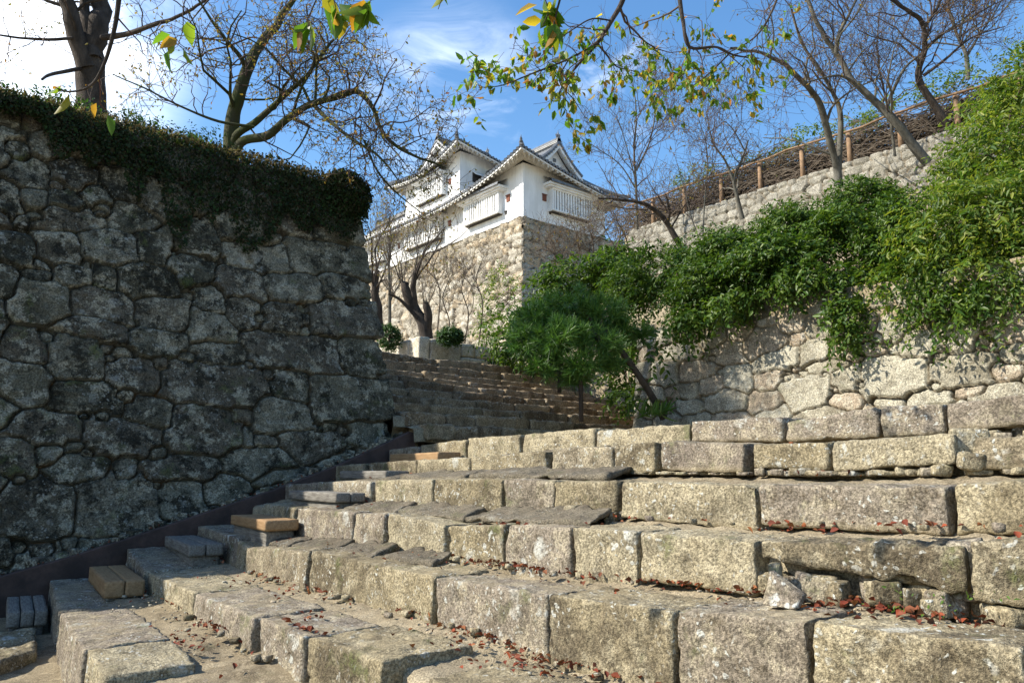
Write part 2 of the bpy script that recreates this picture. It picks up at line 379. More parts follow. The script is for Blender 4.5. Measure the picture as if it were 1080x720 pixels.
# ------------------------------------------------------------------ one hewn block
def lattice(nx, ny, nz):
    I = np.full((nx+1, ny+1, nz+1), -1); g = np.stack(np.meshgrid(range(nx+1), range(ny+1), range(nz+1), indexing='ij'), -1)
    m = (g[..., 0] == 0)|(g[..., 0] == nx)|(g[..., 1] == 0)|(g[..., 1] == ny)|(g[..., 2] == 0)|(g[..., 2] == nz)
    I[m] = np.arange(m.sum()); P = g[m]/np.array([nx, ny, nz]); F = []
    def q(A, flip):
        f = np.stack([A[:-1, :-1], A[1:, :-1], A[1:, 1:], A[:-1, 1:]], -1).reshape(-1, 4)
        F.append(f[:, ::-1] if flip else f)
    q(I[0], True); q(I[-1], False); q(I[:, 0], False); q(I[:, -1], True); q(I[:, :, 0], True); q(I[:, :, -1], False)
    return P, np.concatenate(F)
def hexblock(C, res=.03, r=.035, amp=.014, lo=.022, seed=0, edge_noise=1.0):
    """C[i,j,k]: the eight corners; rounded, worn, chipped"""
    C = np.asarray(C, float).reshape(2, 2, 2, 3)
    L = [np.linalg.norm(C[1, 0, 0]-C[0, 0, 0]), np.linalg.norm(C[0, 1, 0]-C[0, 0, 0]), np.linalg.norm(C[0, 0, 1]-C[0, 0, 0])]
    n = [max(2, int(round(l/res))) for l in L]
    Q, F = lattice(*n); h = np.array(L)/2
    q = (Q-.5)*2*h
    cen = C.mean((0, 1, 2)); sd = np.array([seed*1.37, seed*.73, seed*2.1])
    rr = np.clip(r*(.75+edge_noise*2.2*fbm(q*5+sd, 3)), .006, h.min()*.8)[:, None]
    inn = np.clip(q, -(h-rr), h-rr); d = q-inn; l = np.linalg.norm(d, axis=1)[:, None]+1e-9
    nn = d/l; q2 = inn+nn*rr
    q2 = q2+nn*((lo*fbm(q*2.2+sd+5, 3)+amp*fbm(q*8+sd+9, 4, .65)-amp*.9*np.abs(gn(q*15+sd))-amp*.9*sst(fbm(q*6+sd+3, 2), .25, .5))[:, None])
    p = q2/(2*h)+.5
    x, y, z = p[:, 0:1], p[:, 1:2], p[:, 2:3]
    W = 0
    for i in (0, 1):
        for j in (0, 1):
            for k in (0, 1):
                W = W+(x if i else 1-x)*(y if j else 1-y)*(z if k else 1-z)*C[i, j, k]
    return W, F
def rock(rng, c, s, seed):
    """a broken lump"""
    h = np.array(s)/2
    C = np.array([[[(sx*h[0], sy*h[1], sz*h[2]) for sz in (-1, 1)] for sy in (-1, 1)] for sx in (-1, 1)])
    C = C*(1+rng.uniform(-.35, .12, C.shape)); a = rng.uniform(0, 6.28)
    R = np.array([[math.cos(a), -math.sin(a), 0], [math.sin(a), math.cos(a), 0], [0, 0, 1]])
    C = C@R.T+np.asarray(c)
    return hexblock(C, max(.016, min(s)/7), min(s)*.22, min(s)*.07, min(s)*.12, seed)
class Lumps:
    def __init__(s): s.V = []; s.F = []; s.n = 0; s.a = []
    def add(s, VF, rnd=0.0):
        V, F = VF; s.V.append(V); s.F.append(F+s.n); s.n += len(V); s.a.append(np.tile([rnd, 0, (rnd*7.7) % 1, 1], (len(V), 1)))
    def build(s, name, mat, parent=None):
        return mesh(name, np.concatenate(s.V), np.concatenate(s.F), mat, parent, True, {'sv': np.concatenate(s.a)})

# ------------------------------------------------------------------ leaves
def leaves(P, Dr, N, L, W, fold=.25, curl=0.0):
    """P base points, Dr along the leaf, N leaf normal; each leaf two folded quads"""
    P = np.asarray(P); Dr = Dr/(np.linalg.norm(Dr, axis=1)[:, None]+1e-9)
    S = np.cross(Dr, N); S /= np.linalg.norm(S, axis=1)[:, None]+1e-9; N = np.cross(S, Dr)
    L = np.broadcast_to(L, (len(P),))[:, None]; W = np.broadcast_to(W, (len(P),))[:, None]
    def pt(a, b): return P+Dr*L*a+S*W*b+N*(W*fold*abs(b)*2-L*curl*a*a)
    V = np.stack([pt(0, 0), pt(.33, .5), pt(.70, .36), pt(1, 0), pt(.70, -.36), pt(.33, -.5)], 1).reshape(-1, 3)
    b = np.arange(len(P))[:, None]*6
    F = np.concatenate([b+np.array([0, 1, 2, 3]), b+np.array([0, 3, 4, 5])])
    return V, F
def unit(v): return v/(np.linalg.norm(v, axis=-1, keepdims=True)+1e-9)
def foliage(rng, blobs, n_shoot, per, shoot, leaf, droop=.35, up=.4, wid=.5, bias=(0, 0, 0), keep=None, inner=.35):
    """blobs: (centre, radii); shoots spring from each blob and carry leaves on both sides"""
    vol = np.array([np.prod(b[1])**(2/3) for b in blobs]); pick = rng.choice(len(blobs), n_shoot, p=vol/vol.sum())
    C = np.array([b[0] for b in blobs])[pick]; Rr = np.array([b[1] for b in blobs])[pick]
    o = unit(rng.normal(size=(n_shoot, 3))); k = rng.uniform(inner, .92, n_shoot)[:, None]
    lump = 1+.6*fbm((C+o*Rr)*1.5, 3)[:, None]
    st = C+o*Rr*k*lump
    d = unit(o*1.0+np.array([0, 0, up])+np.asarray(bias)+rng.normal(size=o.shape)*.55)
    gap = fbm(st*1.25+3.3, 2) > -.24+.1*rng.normal(size=len(st)); st, d, o = st[gap], d[gap], o[gap]
    if keep is not None:
        m = keep(st); st, d, o = st[m], d[m], o[m]
    n = len(st); L = rng.uniform(*shoot, n)
    s = (np.arange(per)+.6)/per
    sag = np.array([0, 0, -1.0])
    P = st[:, None]+d[:, None]*(L[:, None]*s)[..., None]+sag*((L*droop)[:, None]*s**2)[..., None]
    T = unit(d[:, None]+sag*(2*droop*s)[None, :, None])
    sd = unit(np.cross(T, rng.normal(size=(n, 1, 3))+np.array([0, 0, 1.6])))*np.where(np.arange(per) % 2, 1, -1)[None, :, None]
    Dl = unit(sd+T*.7+rng.normal(size=P.shape)*.3+sag*.25)
    N = unit(np.array([0, 0, .9])+o[:, None]*.6+rng.normal(size=P.shape)*.45)
    P, Dl, N = P.reshape(-1, 3), Dl.reshape(-1, 3), N.reshape(-1, 3)
    ll = rng.uniform(leaf*.45, leaf*1.3, len(P))*np.repeat(rng.uniform(.75, 1.2, n), per)
    return leaves(P, Dl, N, ll, ll*wid, .22, .12)

# ------------------------------------------------------------------ trees
def smooth_line(P, n):
    P = np.asarray(P, float); k = len(P)
    if k == 2: return P[0]+(P[1]-P[0])*np.linspace(0, 1, n)[:, None]
    t = np.linspace(0, k-1, n); i = np.clip(t.astype(int), 0, k-2); f = (t-i)[:, None]
    Pm = np.vstack([2*P[0]-P[1], P, 2*P[-1]-P[-2]])
    a, b, c, d = Pm[i], Pm[i+1], Pm[i+2], Pm[i+3]
    return .5*((2*b)+(c-a)*f+(2*a-5*b+4*c-d)*f*f+(3*b-3*c+d-a)*f**3)
class Tree:
    def __init__(s, seed, twist=.5): s.rng = np.random.RandomState(seed); s.trunk = Tubes(); s.twig = Tubes(); s.tips = []; s.tw = twist
    def limb(s, P, r0, r1, n=9, pw=1.0, k=None):
        k = k or max(8, len(P)*5); L = smooth_line(P, k)
        j = fbm(L*2.3+s.rng.uniform(0, 50, 3), 2)
        L = L+np.stack([fbm(L*1.9+7+a*13, 2) for a in range(3)], 1)*r0*.9*np.linspace(0, 1, k)[:, None]
        r = r0+(r1-r0)*np.linspace(0, 1, k)**pw; r = r*(1+.18*j)
        s.trunk.add(L, r, n); return L, r
    def sprout(s, L, r, count, length, levels, u0=.25, u1=1.0, up=.25, spread=.9, bias=(0, 0, 0), rs=.55, count2=5, shrink=.55, rmin=.0036):
        rng = s.rng
        for c in range(count):
            u = rng.uniform(u0, u1); i = min(int(u*(len(L)-1)), len(L)-2); p = L[i]+(L[i+1]-L[i])*rng.rand()
            T = unit(L[i+1]-L[i]); rn = unit(np.cross(T, rng.normal(size=3)))
            d = unit(T*(1-.55*spread)+rn*spread+np.array([0, 0, up])+np.asarray(bias))
            ln = length*rng.uniform(.55, 1.25)*(1.15-.5*u); k = 7 if levels > 1 else 5
            Q = [p]; dd = d
            for j in range(k-1):
                dd = unit(dd+rng.normal(size=3)*.22*s.tw*2+np.array([0, 0, up*.16])); Q.append(Q[-1]+dd*ln/(k-1))
            Q = np.array(Q); ra = max(min(r[i]*rs, ln*.016), rmin); rad_ = np.linspace(ra, max(rmin*.8, ra*.3), k)
            (s.trunk if ra > .02 else s.twig).add(Q, rad_, 6 if ra > .02 else (4 if ra > .007 else 3))
            s.tips.append((Q, levels))
            if levels > 1: s.sprout(Q, rad_, count2, length*shrink, levels-1, .2, 1.0, up, spread, bias, rs, max(2, int(count2*.8)), shrink, rmin)
    def leaf(s, n, size, wid=.5, lev=1, hang=.5, near_tip=True, clump=1):
        rng = s.rng; T = [q for q, l in s.tips if l <= lev]
        if not T or not n: return None
        P = []; Dr = []
        for a in range(n//clump):
            q = T[rng.randint(len(T))]
            for b in range(clump):
                i = rng.randint(1 if not near_tip else len(q)//2, len(q)); P.append(q[i]+rng.normal(size=3)*.01)
                Dr.append(unit(q[i]-q[i-1])*.5+rng.normal(size=3)*.6+np.array([0, 0, -hang]))
        P = np.array(P); Dr = np.array(Dr); N = rng.normal(size=P.shape)+np.array([0, 0, .8])
        ll = rng.uniform(size*.65, size*1.2, len(P))
        return leaves(P, Dr, N, ll, ll*wid, .2, .2)
    def build(s, name, label, cat, base, bark, twig, lf=None, lmat=None, group=None):
        e = thing(name, label, cat, (0, 0, 0), group)
        tr = s.trunk.build('trunk', bark, e) if s.trunk.n else None
        if s.twig.n: s.twig.build('twigs', twig, e)
        if lf is not None: mesh('leaves', lf[0], lf[1], lmat, e, True)
        rebase(e, base); return e

def rebase(e, base):
    b = Vector(tuple(float(v) for v in base)); e.location = b
    seen = set()
    def down(o):
        for ch in o.children:
            if ch.data is not None and ch.data.name not in seen:
                ch.data.transform(Matrix.Translation(-b)); seen.add(ch.data.name)
            down(ch)
    down(e); return e
def lerp(a, b, t): return a+(b-a)*t

# ================================================================== SETTING
def heightsheet(name, u0, u1, v0, v1, res, zf, mat, kind='structure', skirt=.3, parent=None):
    us = np.linspace(u0, u1, max(2, int((u1-u0)/res)+1)); vs = np.linspace(v0, v1, max(2, int((v1-v0)/res)+1))
    u, v = np.meshgrid(us, vs, indexing='ij'); z = zf(u, v); nu, nv = u.shape
    P = np.stack([u, v, z], -1).reshape(-1, 3); idx = np.arange(nu*nv).reshape(nu, nv)
    F = np.stack([idx[:-1, :-1], idx[1:, :-1], idx[1:, 1:], idx[:-1, 1:]], -1).reshape(-1, 4)
    bd = np.concatenate([idx[:, 0], idx[-1, 1:], idx[::-1, -1][1:], idx[0, ::-1][1:-1]]); i = np.arange(len(bd)); j = (i+1) % len(bd)
    P2 = P[bd].copy(); P2[:, 2] -= skirt
    o = mesh(name, np.vstack([P, P2]), [F, np.stack([bd[j], bd[i], len(P)+i, len(P)+j], -1)], mat, parent, True,
             {'sv': np.tile([.3, 0, .4, 1], (len(P)+len(P2), 1))})
    return tag(o, kind=kind) if kind else o
def nz2(u, v, s, o=3, k=0.0):
    return fbm(np.stack([u.ravel()*s, v.ravel()*s, np.full(u.size, 3.3+k)], 1), o).reshape(u.shape)
heightsheet('ground', -1500, 1500, -1500, 1500, 100, lambda u, v: np.full(u.shape, -.25), M['soil'])
heightsheet('dirt_path', -6, 1.7, -3, 9.25, .045, lambda u, v: .19+.05*nz2(u, v, .8)+.018*nz2(u, v, 5, 4)+.03*sst(v, 5, 8), M['soil'])
TER = 5.93
heightsheet('terrace_earth', -26, 5.45, 10.42, 40, .4, lambda u, v: TER+.12*nz2(u, v, .5)+.25*sst(v, 11, 15), M['soil'], skirt=5.9)
heightsheet('upper_terrace', 5.2, 44, 14.4, 90, .6, lambda u, v: 4.12+.05*nz2(u, v, .5)+.06*(v-14)*sst(v, 18, 30), M['soil'], skirt=4)
heightsheet('hillside', 10.2, 18.2, -6, 8.6, .3, lambda u, v: lerp(4.05, 7.9, sst(u, 9.5, 18.5))+.15*nz2(u, v, .6), M['soil'], skirt=4)
heightsheet('upper_hill', 18.35, 60, -20, 16.2, 1.0, lambda u, v: 9.2+.1*nz2(u, v, .4)+.02*(u-18), M['soil'], skirt=6)

# ================================================================== LOWER FLIGHT
def curve(X0, V):
    V = np.asarray(V, float)
    return X0+(.13*np.maximum(0, V-5.2) if X0 < 1.5 else .045*np.maximum(0, V-5)**1.5)
def onrow(x, y, X0):
    X = X0
    for _ in range(6): P = atx(x, y, X); X = float(curve(X0, P[1]))
    return P
# each block: left x, top y, right x, top y, then (if it stands clear of the tread) the lower edge at both ends
ROWS = [
 ('A', 1.13, .50, [(47,611,61,645),(62,646,91,684),(92,685,112,714)], [(4.85,3.7),(3.68,2.6),(2.58,1.4),(1.38,.2),(.18,-1.2)], .50),
 ('B', 1.97, .75, [(133,578,154,602),(156,603,204,625),(206,626,269,650),(271,651,322,671),(323,671,400,696)], [(3.1,2.15),(2.12,1.3),(1.27,.2),(.17,-.9),(-.93,-2.1)], .69),
 ('C', 2.72, 1.02, [(209,554,249,567),(251,570,260,577),(261,577,326,580),(328,581,457,608),(459,609,578,626),(579,626,712,643),(714,643,850,655),(852,655,1080,682)], [(1.0,-.2),(-.22,-1.3),(-1.32,-2.4)], 1.01),
 ('D', 3.2, 1.30, [(276,531,312,535),(313,535,371,540),(373,541,407,541),(409,541,469,553),(472,555,530,553),(533,553,600,556),(602,556,672,560),(674,561,796,570,612,629),(803,570,1019,575,588,628),(1023,570,1110,568,632,645)], [(.85,-.3),(-.33,-1.5),(-1.53,-2.5)], 1.3),
 ('E', 3.7, 1.56, [(300,511,334,508),(335,508,392,506),(394,506,457,505),(459,505,527,505),(529,505,583,507),(584,507,650,507,536,541),(654,507,797,511,545,562),(799,511,998,513,553,566),(1001,509,1110,506,563,566)], [(.95,-.2),(-.23,-1.3),(-1.33,-2.4)], 1.55),
 ('F', 4.4, 1.82, [(352,491,386,488),(388,488,439,485),(441,485,496,482),(498,482,577,475),(580,472,646,471),(648,470,692,465,500,498),(695,465,786,467,497,500),(791,468,873,466,494,496),(877,466,1009,456,499,490),(1024,462,1100,458,494,496)], [(1.1,.1),(.08,-1.1),(-1.13,-2.4)], 1.8),
 ('G', 5.15, 2.04, [(410,474,442,470),(443,469,492,463),(494,462,549,458),(551,458,627,451),(629,454,727,446),(728,444,824,440,466,466),(827,444,926,429,466,462),(928,428,994,425,463,457),(996,425,1110,411,456,446)], [(1.2,0),(-.03,-1.2),(-1.23,-2.4)], 2.07),
]
flight = thing('stone_staircase', 'broad lower flight of worn granite block steps, sunlit, filling the foreground', 'stone steps')
TOPS = []
rng = np.random.RandomState(3)
for name, X0, z0, B, W, zw in ROWS:
    L = []
    for b in B:
        p, q = onrow(b[0], b[1], X0), onrow(b[2], b[3], X0)
        lo = (onrow(b[0], b[4], X0)[2], onrow(b[2], b[5], X0)[2]) if len(b) > 4 else None
        L.append((p[1], q[1], p[2], q[2], lo))
    for va, vb in W: L.append((va, vb, zw, zw-.01, None))
    TOPS.append((X0, L))
def top_at(k, v):
    vs, zs = [], []
    for va, vb, za, zb, lo in TOPS[k][1]: vs += [va, vb]; zs += [za, zb]
    o = np.argsort(vs); vs = np.array(vs)[o]; zs = np.array(zs)[o]
    zz = np.interp(v, vs, zs)
    return np.interp(v, vs, np.convolve(np.pad(zs, 2, 'edge'), np.ones(5)/5, 'valid'))*.6+zz*.4
def tread_z(k, v, w):
    """w 0 at the block edge .. 1 under the next riser"""
    z = top_at(k, v)
    rise = [.03, .02, .04, .05, .06, .0, .05][k]
    return z-.018+rise*w
NR = len(ROWS)
for k, (X0, L) in enumerate(TOPS):
    VN = np.arange(-2.4, 9.32, .035)
    Xn = TOPS[k+1][0]+.16 if k+1 < NR else 10.6
    us = np.concatenate([[.13, .125, .13, .16], np.linspace(.22, 1, 26 if k+1 < NR else 60)*1.0])
    v = np.repeat(VN[:, None], len(us), 1); c = curve(X0, VN)-X0
    u = np.zeros_like(v); z = np.zeros_like(v); top = top_at(k, VN)
    for j in range(len(us)):
        if j < 4:
            u[:, j] = X0+c+us[j]; z[:, j] = top+[-.42, -.2, -.07, -.045][j]
        else:
            a = X0+c+.22; bnd = Xn+(curve(TOPS[k+1][0], VN)-TOPS[k+1][0] if k+1 < NR else 0)
            w = (us[j]-.22)/.78; u[:, j] = lerp(a, bnd, w); z[:, j] = tread_z(k, VN, w)-.02*(1-w)
    n1 = nz2(u+k*9, v, 2.4, 3); n2 = nz2(u+k*9, v, 9, 4); n3 = np.abs(nz2(u+z*3+k*5, v, 14, 2))
    m = np.concatenate([[.4, .8, .8, .6], np.ones(len(us)-4)])[None]
    z = z+(n1*.03+n2*.018-n3*.02)*m; u = u+np.where(np.arange(len(us)) < 4, n2*.05, 0)
    P = np.stack([u, v, z], -1); idx = np.arange(u.size).reshape(u.shape)
    F = np.stack([idx[:-1, :-1], idx[:-1, 1:], idx[1:, 1:], idx[1:, :-1]], -1).reshape(-1, 4)
    step = mesh('step', P.reshape(-1, 3), F, M['soil'], flight, True, {'sv': np.tile([.5, 0, .2, 1], (u.size, 1))})
    rub = Lumps()
    for i, (va, vb, za, zb, lo) in enumerate(L):
        zbot = top_at(k-1, (va+vb)/2)-.06 if k else .1
        dep = rng.uniform(.34, .44) if k+1 < NR else .45
        if k == 0 or k == 1: dep += .12
        ca, cb = float(curve(X0, va)), float(curve(X0, vb)); j0, j1 = rng.uniform(-.02, .02, 2)
        if name_b := (k == 1 and i >= 5): ca += .14; cb += .14
        if k == 3 and i in (7,): ca += .0; cb += .0
        ba, bb = (lo if lo else (zbot, zbot)); lean = rng.uniform(-.005, .02)
        ga, gb = rng.uniform(.002, .010, 2); sl_ = rng.uniform(-.006, .012)
        C = np.zeros((2, 2, 2, 3))
        for a_, (vv, cc, zt, zz, jj) in enumerate(((va-ga, ca, za, ba, j0), (vb+gb, cb, zb, bb, j1))):
            C[a_, 0, 0] = (cc+jj-lean, vv, zz); C[a_, 0, 1] = (cc+jj, vv, zt)
            C[a_, 1, 0] = (cc+dep, vv, zz); C[a_, 1, 1] = (cc+dep, vv, zt+sl_)
        d = np.linalg.norm([(ca+cb)/2, (va+vb)/2]); res = .017 if d < 4.8 else (.025 if d < 7.5 else .035)
        if vb < .3: res = .05
        V_, F_ = hexblock(C, res, .015, .014, .011, k*31+i*7+1)
        hz = (V_[:, 2]-V_[:, 2].min())/(np.ptp(V_[:, 2])+1e-6); rq = rng.rand()
        mesh('stone_block', V_, F_, M['step'], step, True, {'sv': np.stack([np.full(len(V_), rq), sst(hz, .55, -.05)*.8, np.full(len(V_), (rq*7.7) % 1), np.ones(len(V_))], 1)})
        # rubble wedged below the blocks that stand clear, and along the foot of the rest
        if va < 7.5 and k > 0:
            gap = (min(lo)-top_at(k-1, (va+vb)/2)) if lo else 0
            n = int(abs(va-vb)*(24 if gap > .04 else 4))
            for _ in range(n):
                vv = rng.uniform(min(va, vb), max(va, vb)); t_ = (vv-va)/(vb-va)
                zt = lerp(lo[0], lo[1], t_) if lo else zbot+.08
                zb_ = float(tread_z(k-1, vv, 1)); h_ = max(.03, min(.13, zt-zb_+.02))*rng.uniform(.5, 1.05)
                cc = float(curve(X0, vv))
                if gap > .04: sx, sy, uu = rng.uniform(.07, .14), rng.uniform(.05, .17), cc+rng.uniform(-.01, .10)
                else:
                    h_ = rng.uniform(.018, .05); sx, sy, uu = h_*rng.uniform(1, 1.6), h_*rng.uniform(1, 2), cc-abs(rng.normal())*.07
                rub.add(rock(rng, (uu, vv, zb_+h_*.38), (sx, sy, h_), int(rng.randint(9999))), rng.rand())
    if rub.n: tag(rub.build('rubble', M['step'], step), kind='stuff')
# odd pieces in the joints
ex = Lumps(); r9 = np.random.RandomState(5)
for (x, y, X0, s) in ((818, 603, 3.08, (.07, .10, .08)), (628, 545, 3.68, (.1, .10, .09)), (645, 545, 3.68, (.1, .10, .09)), (604, 540, 3.66, (.1, .1, .09)),
                      (1020, 470, 4.5, (.2, .09, .18)), (1022, 486, 4.42, (.15, .12, .1)), (1018, 600, 3.3, (.12, .1, .25))):
    p = onrow(x, y, X0); mesh('wedge_stone', *rock(r9, p, s, int(r9.randint(999))), M['step'], flight, True)
p = atx(18, 678, 1.0); 
ls = Lumps(); V_, F_ = hexblock(np.array([[[(.62,8.15,.12),(.62,8.15,.31)],[(.70,6.5,.12),(.72,6.5,.29)]],[[(1.36,8.0,.12),(1.36,8.0,.33)],[(1.22,7.0,.12),(1.22,7.0,.31)]]]), .03, .05, .02, .05, 77)
ls.add((V_, F_), .2); ls.build('paving_slab', M['step'], flight)

# dark tarred slabs laid on the treads at the left half of the flight
def dark_slab(k, v0, v1, w0, w1, dz0, dz1, th=.06, seed=0, skew=(0, 0)):
    C = np.zeros((2, 2, 2, 3))
    for a_, vv in enumerate((v0, v1)):
        for b_, w in enumerate((w0, w1)):
            vv2 = vv+(skew[a_] if b_ else 0)
            Xa = float(curve(TOPS[k][0], vv2)); Xb = float(curve(TOPS[k+1][0], vv2)); z = float(tread_z(k, vv2, w))+(dz1*.62 if b_ else dz0*.8)
            C[a_, b_, 0] = (lerp(Xa, Xb, w), vv2, z-th); C[a_, b_, 1] = (lerp(Xa, Xb, w), vv2, z)
    return hexblock(C, .025, .02, .02, .035, seed, 1.2)
for s in [(3, 7.3, 6.5, .45, .97, .015, .05), (3, 6.45, 5.55, .40, .97, .02, .075), (3, 5.52, 4.6, .42, .97, .03, .095), (3, 4.56, 3.3, .36, .96, .045, .125, .05),
          (2, 8.2, 7.5, .4, .95, .015, .05), (2, 7.45, 6.6, .36, .95, .02, .075), (2, 6.55, 5.7, .42, .95, .02, .09), (2, 5.66, 5.0, .36, .95, .03, .105), (2, 4.95, 4.3, .46, .93, .04, .10, .05),
          (4, 7.6, 6.6, .4, .98, .02, .06), (4, 6.55, 5.4, .42, .98, .03, .08), (4, 5.36, 3.75, .42, .98, .045, .10, .05),
          (5, 7.9, 6.9, .45, .98, .01, .05), (5, 6.85, 5.7, .45, .98, .02, .08), (5, 5.66, 4.65, .45, .98, .04, .11, .05)]:
    k, v0, v1, w0, w1, d0, d1 = s[:7]
    V_, F_ = dark_slab(k, v0, v1, w0, w1, d0, d1, s[7] if len(s) > 7 else .05, int(v0*10+k), (-.12, .1))
    mesh('tarred_slab', V_, F_, M['slab'], flight, True)
p = onrow(803, 633, 2.93); q = onrow(838, 630, 2.93)
C = np.zeros((2, 2, 2, 3))
for a_, (pp, h_) in enumerate(((p, .12), (q, .03))):
    for b_, dx in ((0, 0), (1, .05)):
        C[a_, b_, 0] = (pp[0]+dx, pp[1], p[2]-.02); C[a_, b_, 1] = (pp[0]+dx+.06, pp[1], p[2]+h_)
mesh('wedge_stone', *hexblock(C, .014, .008, .006, .008, 5), M['step'], flight, True)
rebase(flight, (1.1, 4.0, .2))

# ================================================================== UPPER FLIGHT
up = thing('stone_staircase', 'shaded upper flight of narrow old steps climbing behind the big left wall', 'stone steps')
UPV_ = [9.05, 9.6, 10.3, 11.05, 11.6, 12.15, 12.85, 13.4, 13.7, 13.95]
rng = np.random.RandomState(11)
for k, V0 in enumerate(UPV_):
    zt = 2.1+.2*(k+1); V1 = UPV_[k+1] if k < 9 else 14.6
    us = np.arange(5.9, 13.6, .1); vs = np.array([V0+.08, V0+.1, V0+.25, V1+.1, V1+.14]); u, v = np.meshgrid(us, vs, indexing='ij')
    z = np.stack([np.full(len(us), zt-.25), np.full(len(us), zt-.07), np.full(len(us), zt-.04), np.full(len(us), zt-.02), np.full(len(us), zt-.2)], 1)+.03*nz2(u, v, 4)
    idx = np.arange(u.size).reshape(u.shape)
    F = np.stack([idx[:-1, :-1], idx[1:, :-1], idx[1:, 1:], idx[:-1, 1:]], -1).reshape(-1, 4)
    st = mesh('step', np.stack([u, v, z], -1).reshape(-1, 3), F, M['soil'], up, True, {'sv': np.tile([.4, 0, .7, 1], (u.size, 1))})
    uu = 6.02+rng.uniform(0, .2); i = 0
    while uu < 13.4:
        w = rng.uniform(.5, 1.3); a, b = rng.uniform(-.022, .018, 2); j = rng.uniform(-.05, .05); dp = min(.5, V1-V0+.12)
        C = np.zeros((2, 2, 2, 3))
        for q, (ux, zz) in enumerate(((uu, zt+a), (uu+w-.015, zt+b))):
            C[q, 0, 0] = (ux, V0+j, zt-.24); C[q, 0, 1] = (ux, V0+j, zz); C[q, 1, 0] = (ux, V0+j+dp, zt-.24); C[q, 1, 1] = (ux, V0+j+dp, zz)
        mesh('stone_block', *hexblock(C, .05, .035, .02, .03, k*17+i), M['upstep'], st, True); uu += w; i += 1
rebase(up, (9.3, 9.0, 2.1))

# ================================================================== WALLS
def lcorner(z): return 5.93-.1*(z-2.14)
LN = unit(np.array([0, -1, .17]))
def lwallP(u, z):
    w = np.clip((u+4)/9.93, 0, 1); return np.stack([u-.1*(z-2.14)*w, 9.45+.17*(z-.5), z], -1)
def lpix(x, y):
    n = np.array([0, 1, -.17]); r = ray(x, y); P = EYE+r*((np.array([0, 9.45, .5])-EYE)@n)/(r@n)
    u, z = P[0], P[2]
    for _ in range(3): u = P[0]+.1*(z-2.14)*np.clip((u+4)/9.93, 0, 1)
    return u, z
LST = [(845,432,1055,552),(940,545,1070,630),(925,325,1035,430),(830,225,1010,320),(875,150,995,225),(785,70,980,150),(720,145,870,230),(722,235,828,315),
 (668,310,915,415),(735,408,845,490),(690,495,845,580),(770,578,950,660),(610,615,800,700),(705,672,865,720),(600,55,790,150),(585,130,718,215),(615,210,705,298),(525,180,612,252),
 (515,255,645,340),(460,100,585,185),(470,0,600,100),(370,20,470,125),(225,35,370,125),(100,45,225,130),(0,45,100,130),(-30,120,58,220),(58,135,140,175),(150,118,250,190),(258,130,325,190),
 (325,128,490,215),(375,205,515,300),(190,190,372,285),(15,170,195,285),(140,265,350,340),(5,292,130,390),(350,300,515,378),(518,330,680,410),(442,378,715,505),(130,300,290,440),
 (290,375,440,470),(298,345,368,375),(-20,388,135,515),(140,438,340,530),(345,480,470,560),(465,510,660,635),(18,520,228,610),(230,545,430,645),(-40,600,90,700),(100,610,170,670),
 (175,600,240,630),(385,645,600,720),(305,645,375,720),(130,640,300,720),(660,560,695,625),(630,512,685,555),(715,400,750,440),(690,585,760,620),(880,550,925,575),(945,620,975,650)]
LST = [(a/2.571, 230+b/2.571, c/2.571, 230+d/2.571) for a, b, c, d in LST]
LST += [(80,495,167,568),(-10,505,79,568),(167,500,215,548),(-15,567,17,600),(28,570,64,600),(64,565,85,585),(215,498,262,530)]
LST += [(a/3.79, 60+b/3.79, c/3.79, 60+d/3.79) for a, b, c, d in [(0,380,205,525),(200,420,395,525),(320,500,455,585),(395,455,565,570),(550,515,760,645),(465,585,640,700),(85,520,200,600),
        (170,600,410,690),(120,270,260,410),(-30,315,130,420),(-20,270,90,315),(-20,470,85,640),(190,525,330,610)]]
def manual(L, f):
    S = []
    for a, b, c, d in L:
        (u0, z0), (u1, z1), (u2, z2) = f(a, (b+d)/2), f(c, (b+d)/2), f((a+c)/2, b)
        z3 = f((a+c)/2, d)[1]; S.append(((u0+u1)/2, (z2+z3)/2, abs(u1-u0)/2*1.02, abs(z2-z3)/2*1.03))
    return S
def blend_sites(man, auto, th=1.0):
    C = np.array(man); o = list(man)
    for s in auto:
        d = ((np.abs(s[0]-C[:, 0])/C[:, 2])**3.2+(np.abs(s[1]-C[:, 1])/C[:, 3])**3.2)**(1/3.2)
        if d.min() > th+.22: o.append(s)
    return o
r0 = np.random.RandomState(21)
S = blend_sites(manual(LST, lpix), auto_sites(r0, -4.2, 6, -.2, 6.4, .42, .72, (1.1, 2.1)))
def ledge(P, u, t, z):
    k = sst(u, 5.55, 5.93); P[..., 0] = P[..., 0]+k*(z+.03)*.9; return P
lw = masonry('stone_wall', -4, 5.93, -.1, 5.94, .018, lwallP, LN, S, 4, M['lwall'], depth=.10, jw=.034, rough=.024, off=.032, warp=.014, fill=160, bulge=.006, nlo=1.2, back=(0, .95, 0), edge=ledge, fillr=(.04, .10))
tag(lw, 'tall shaded dry stone wall of big dark mossy boulders on the left', 'stone wall')
def rpt(x, y):
    n = np.array([1, 0, -.12]); r = ray(x, y); P = EYE+r*((np.array([10, 0, 2.3])-EYE)@n)/(r@n); return -P[1], P[2]
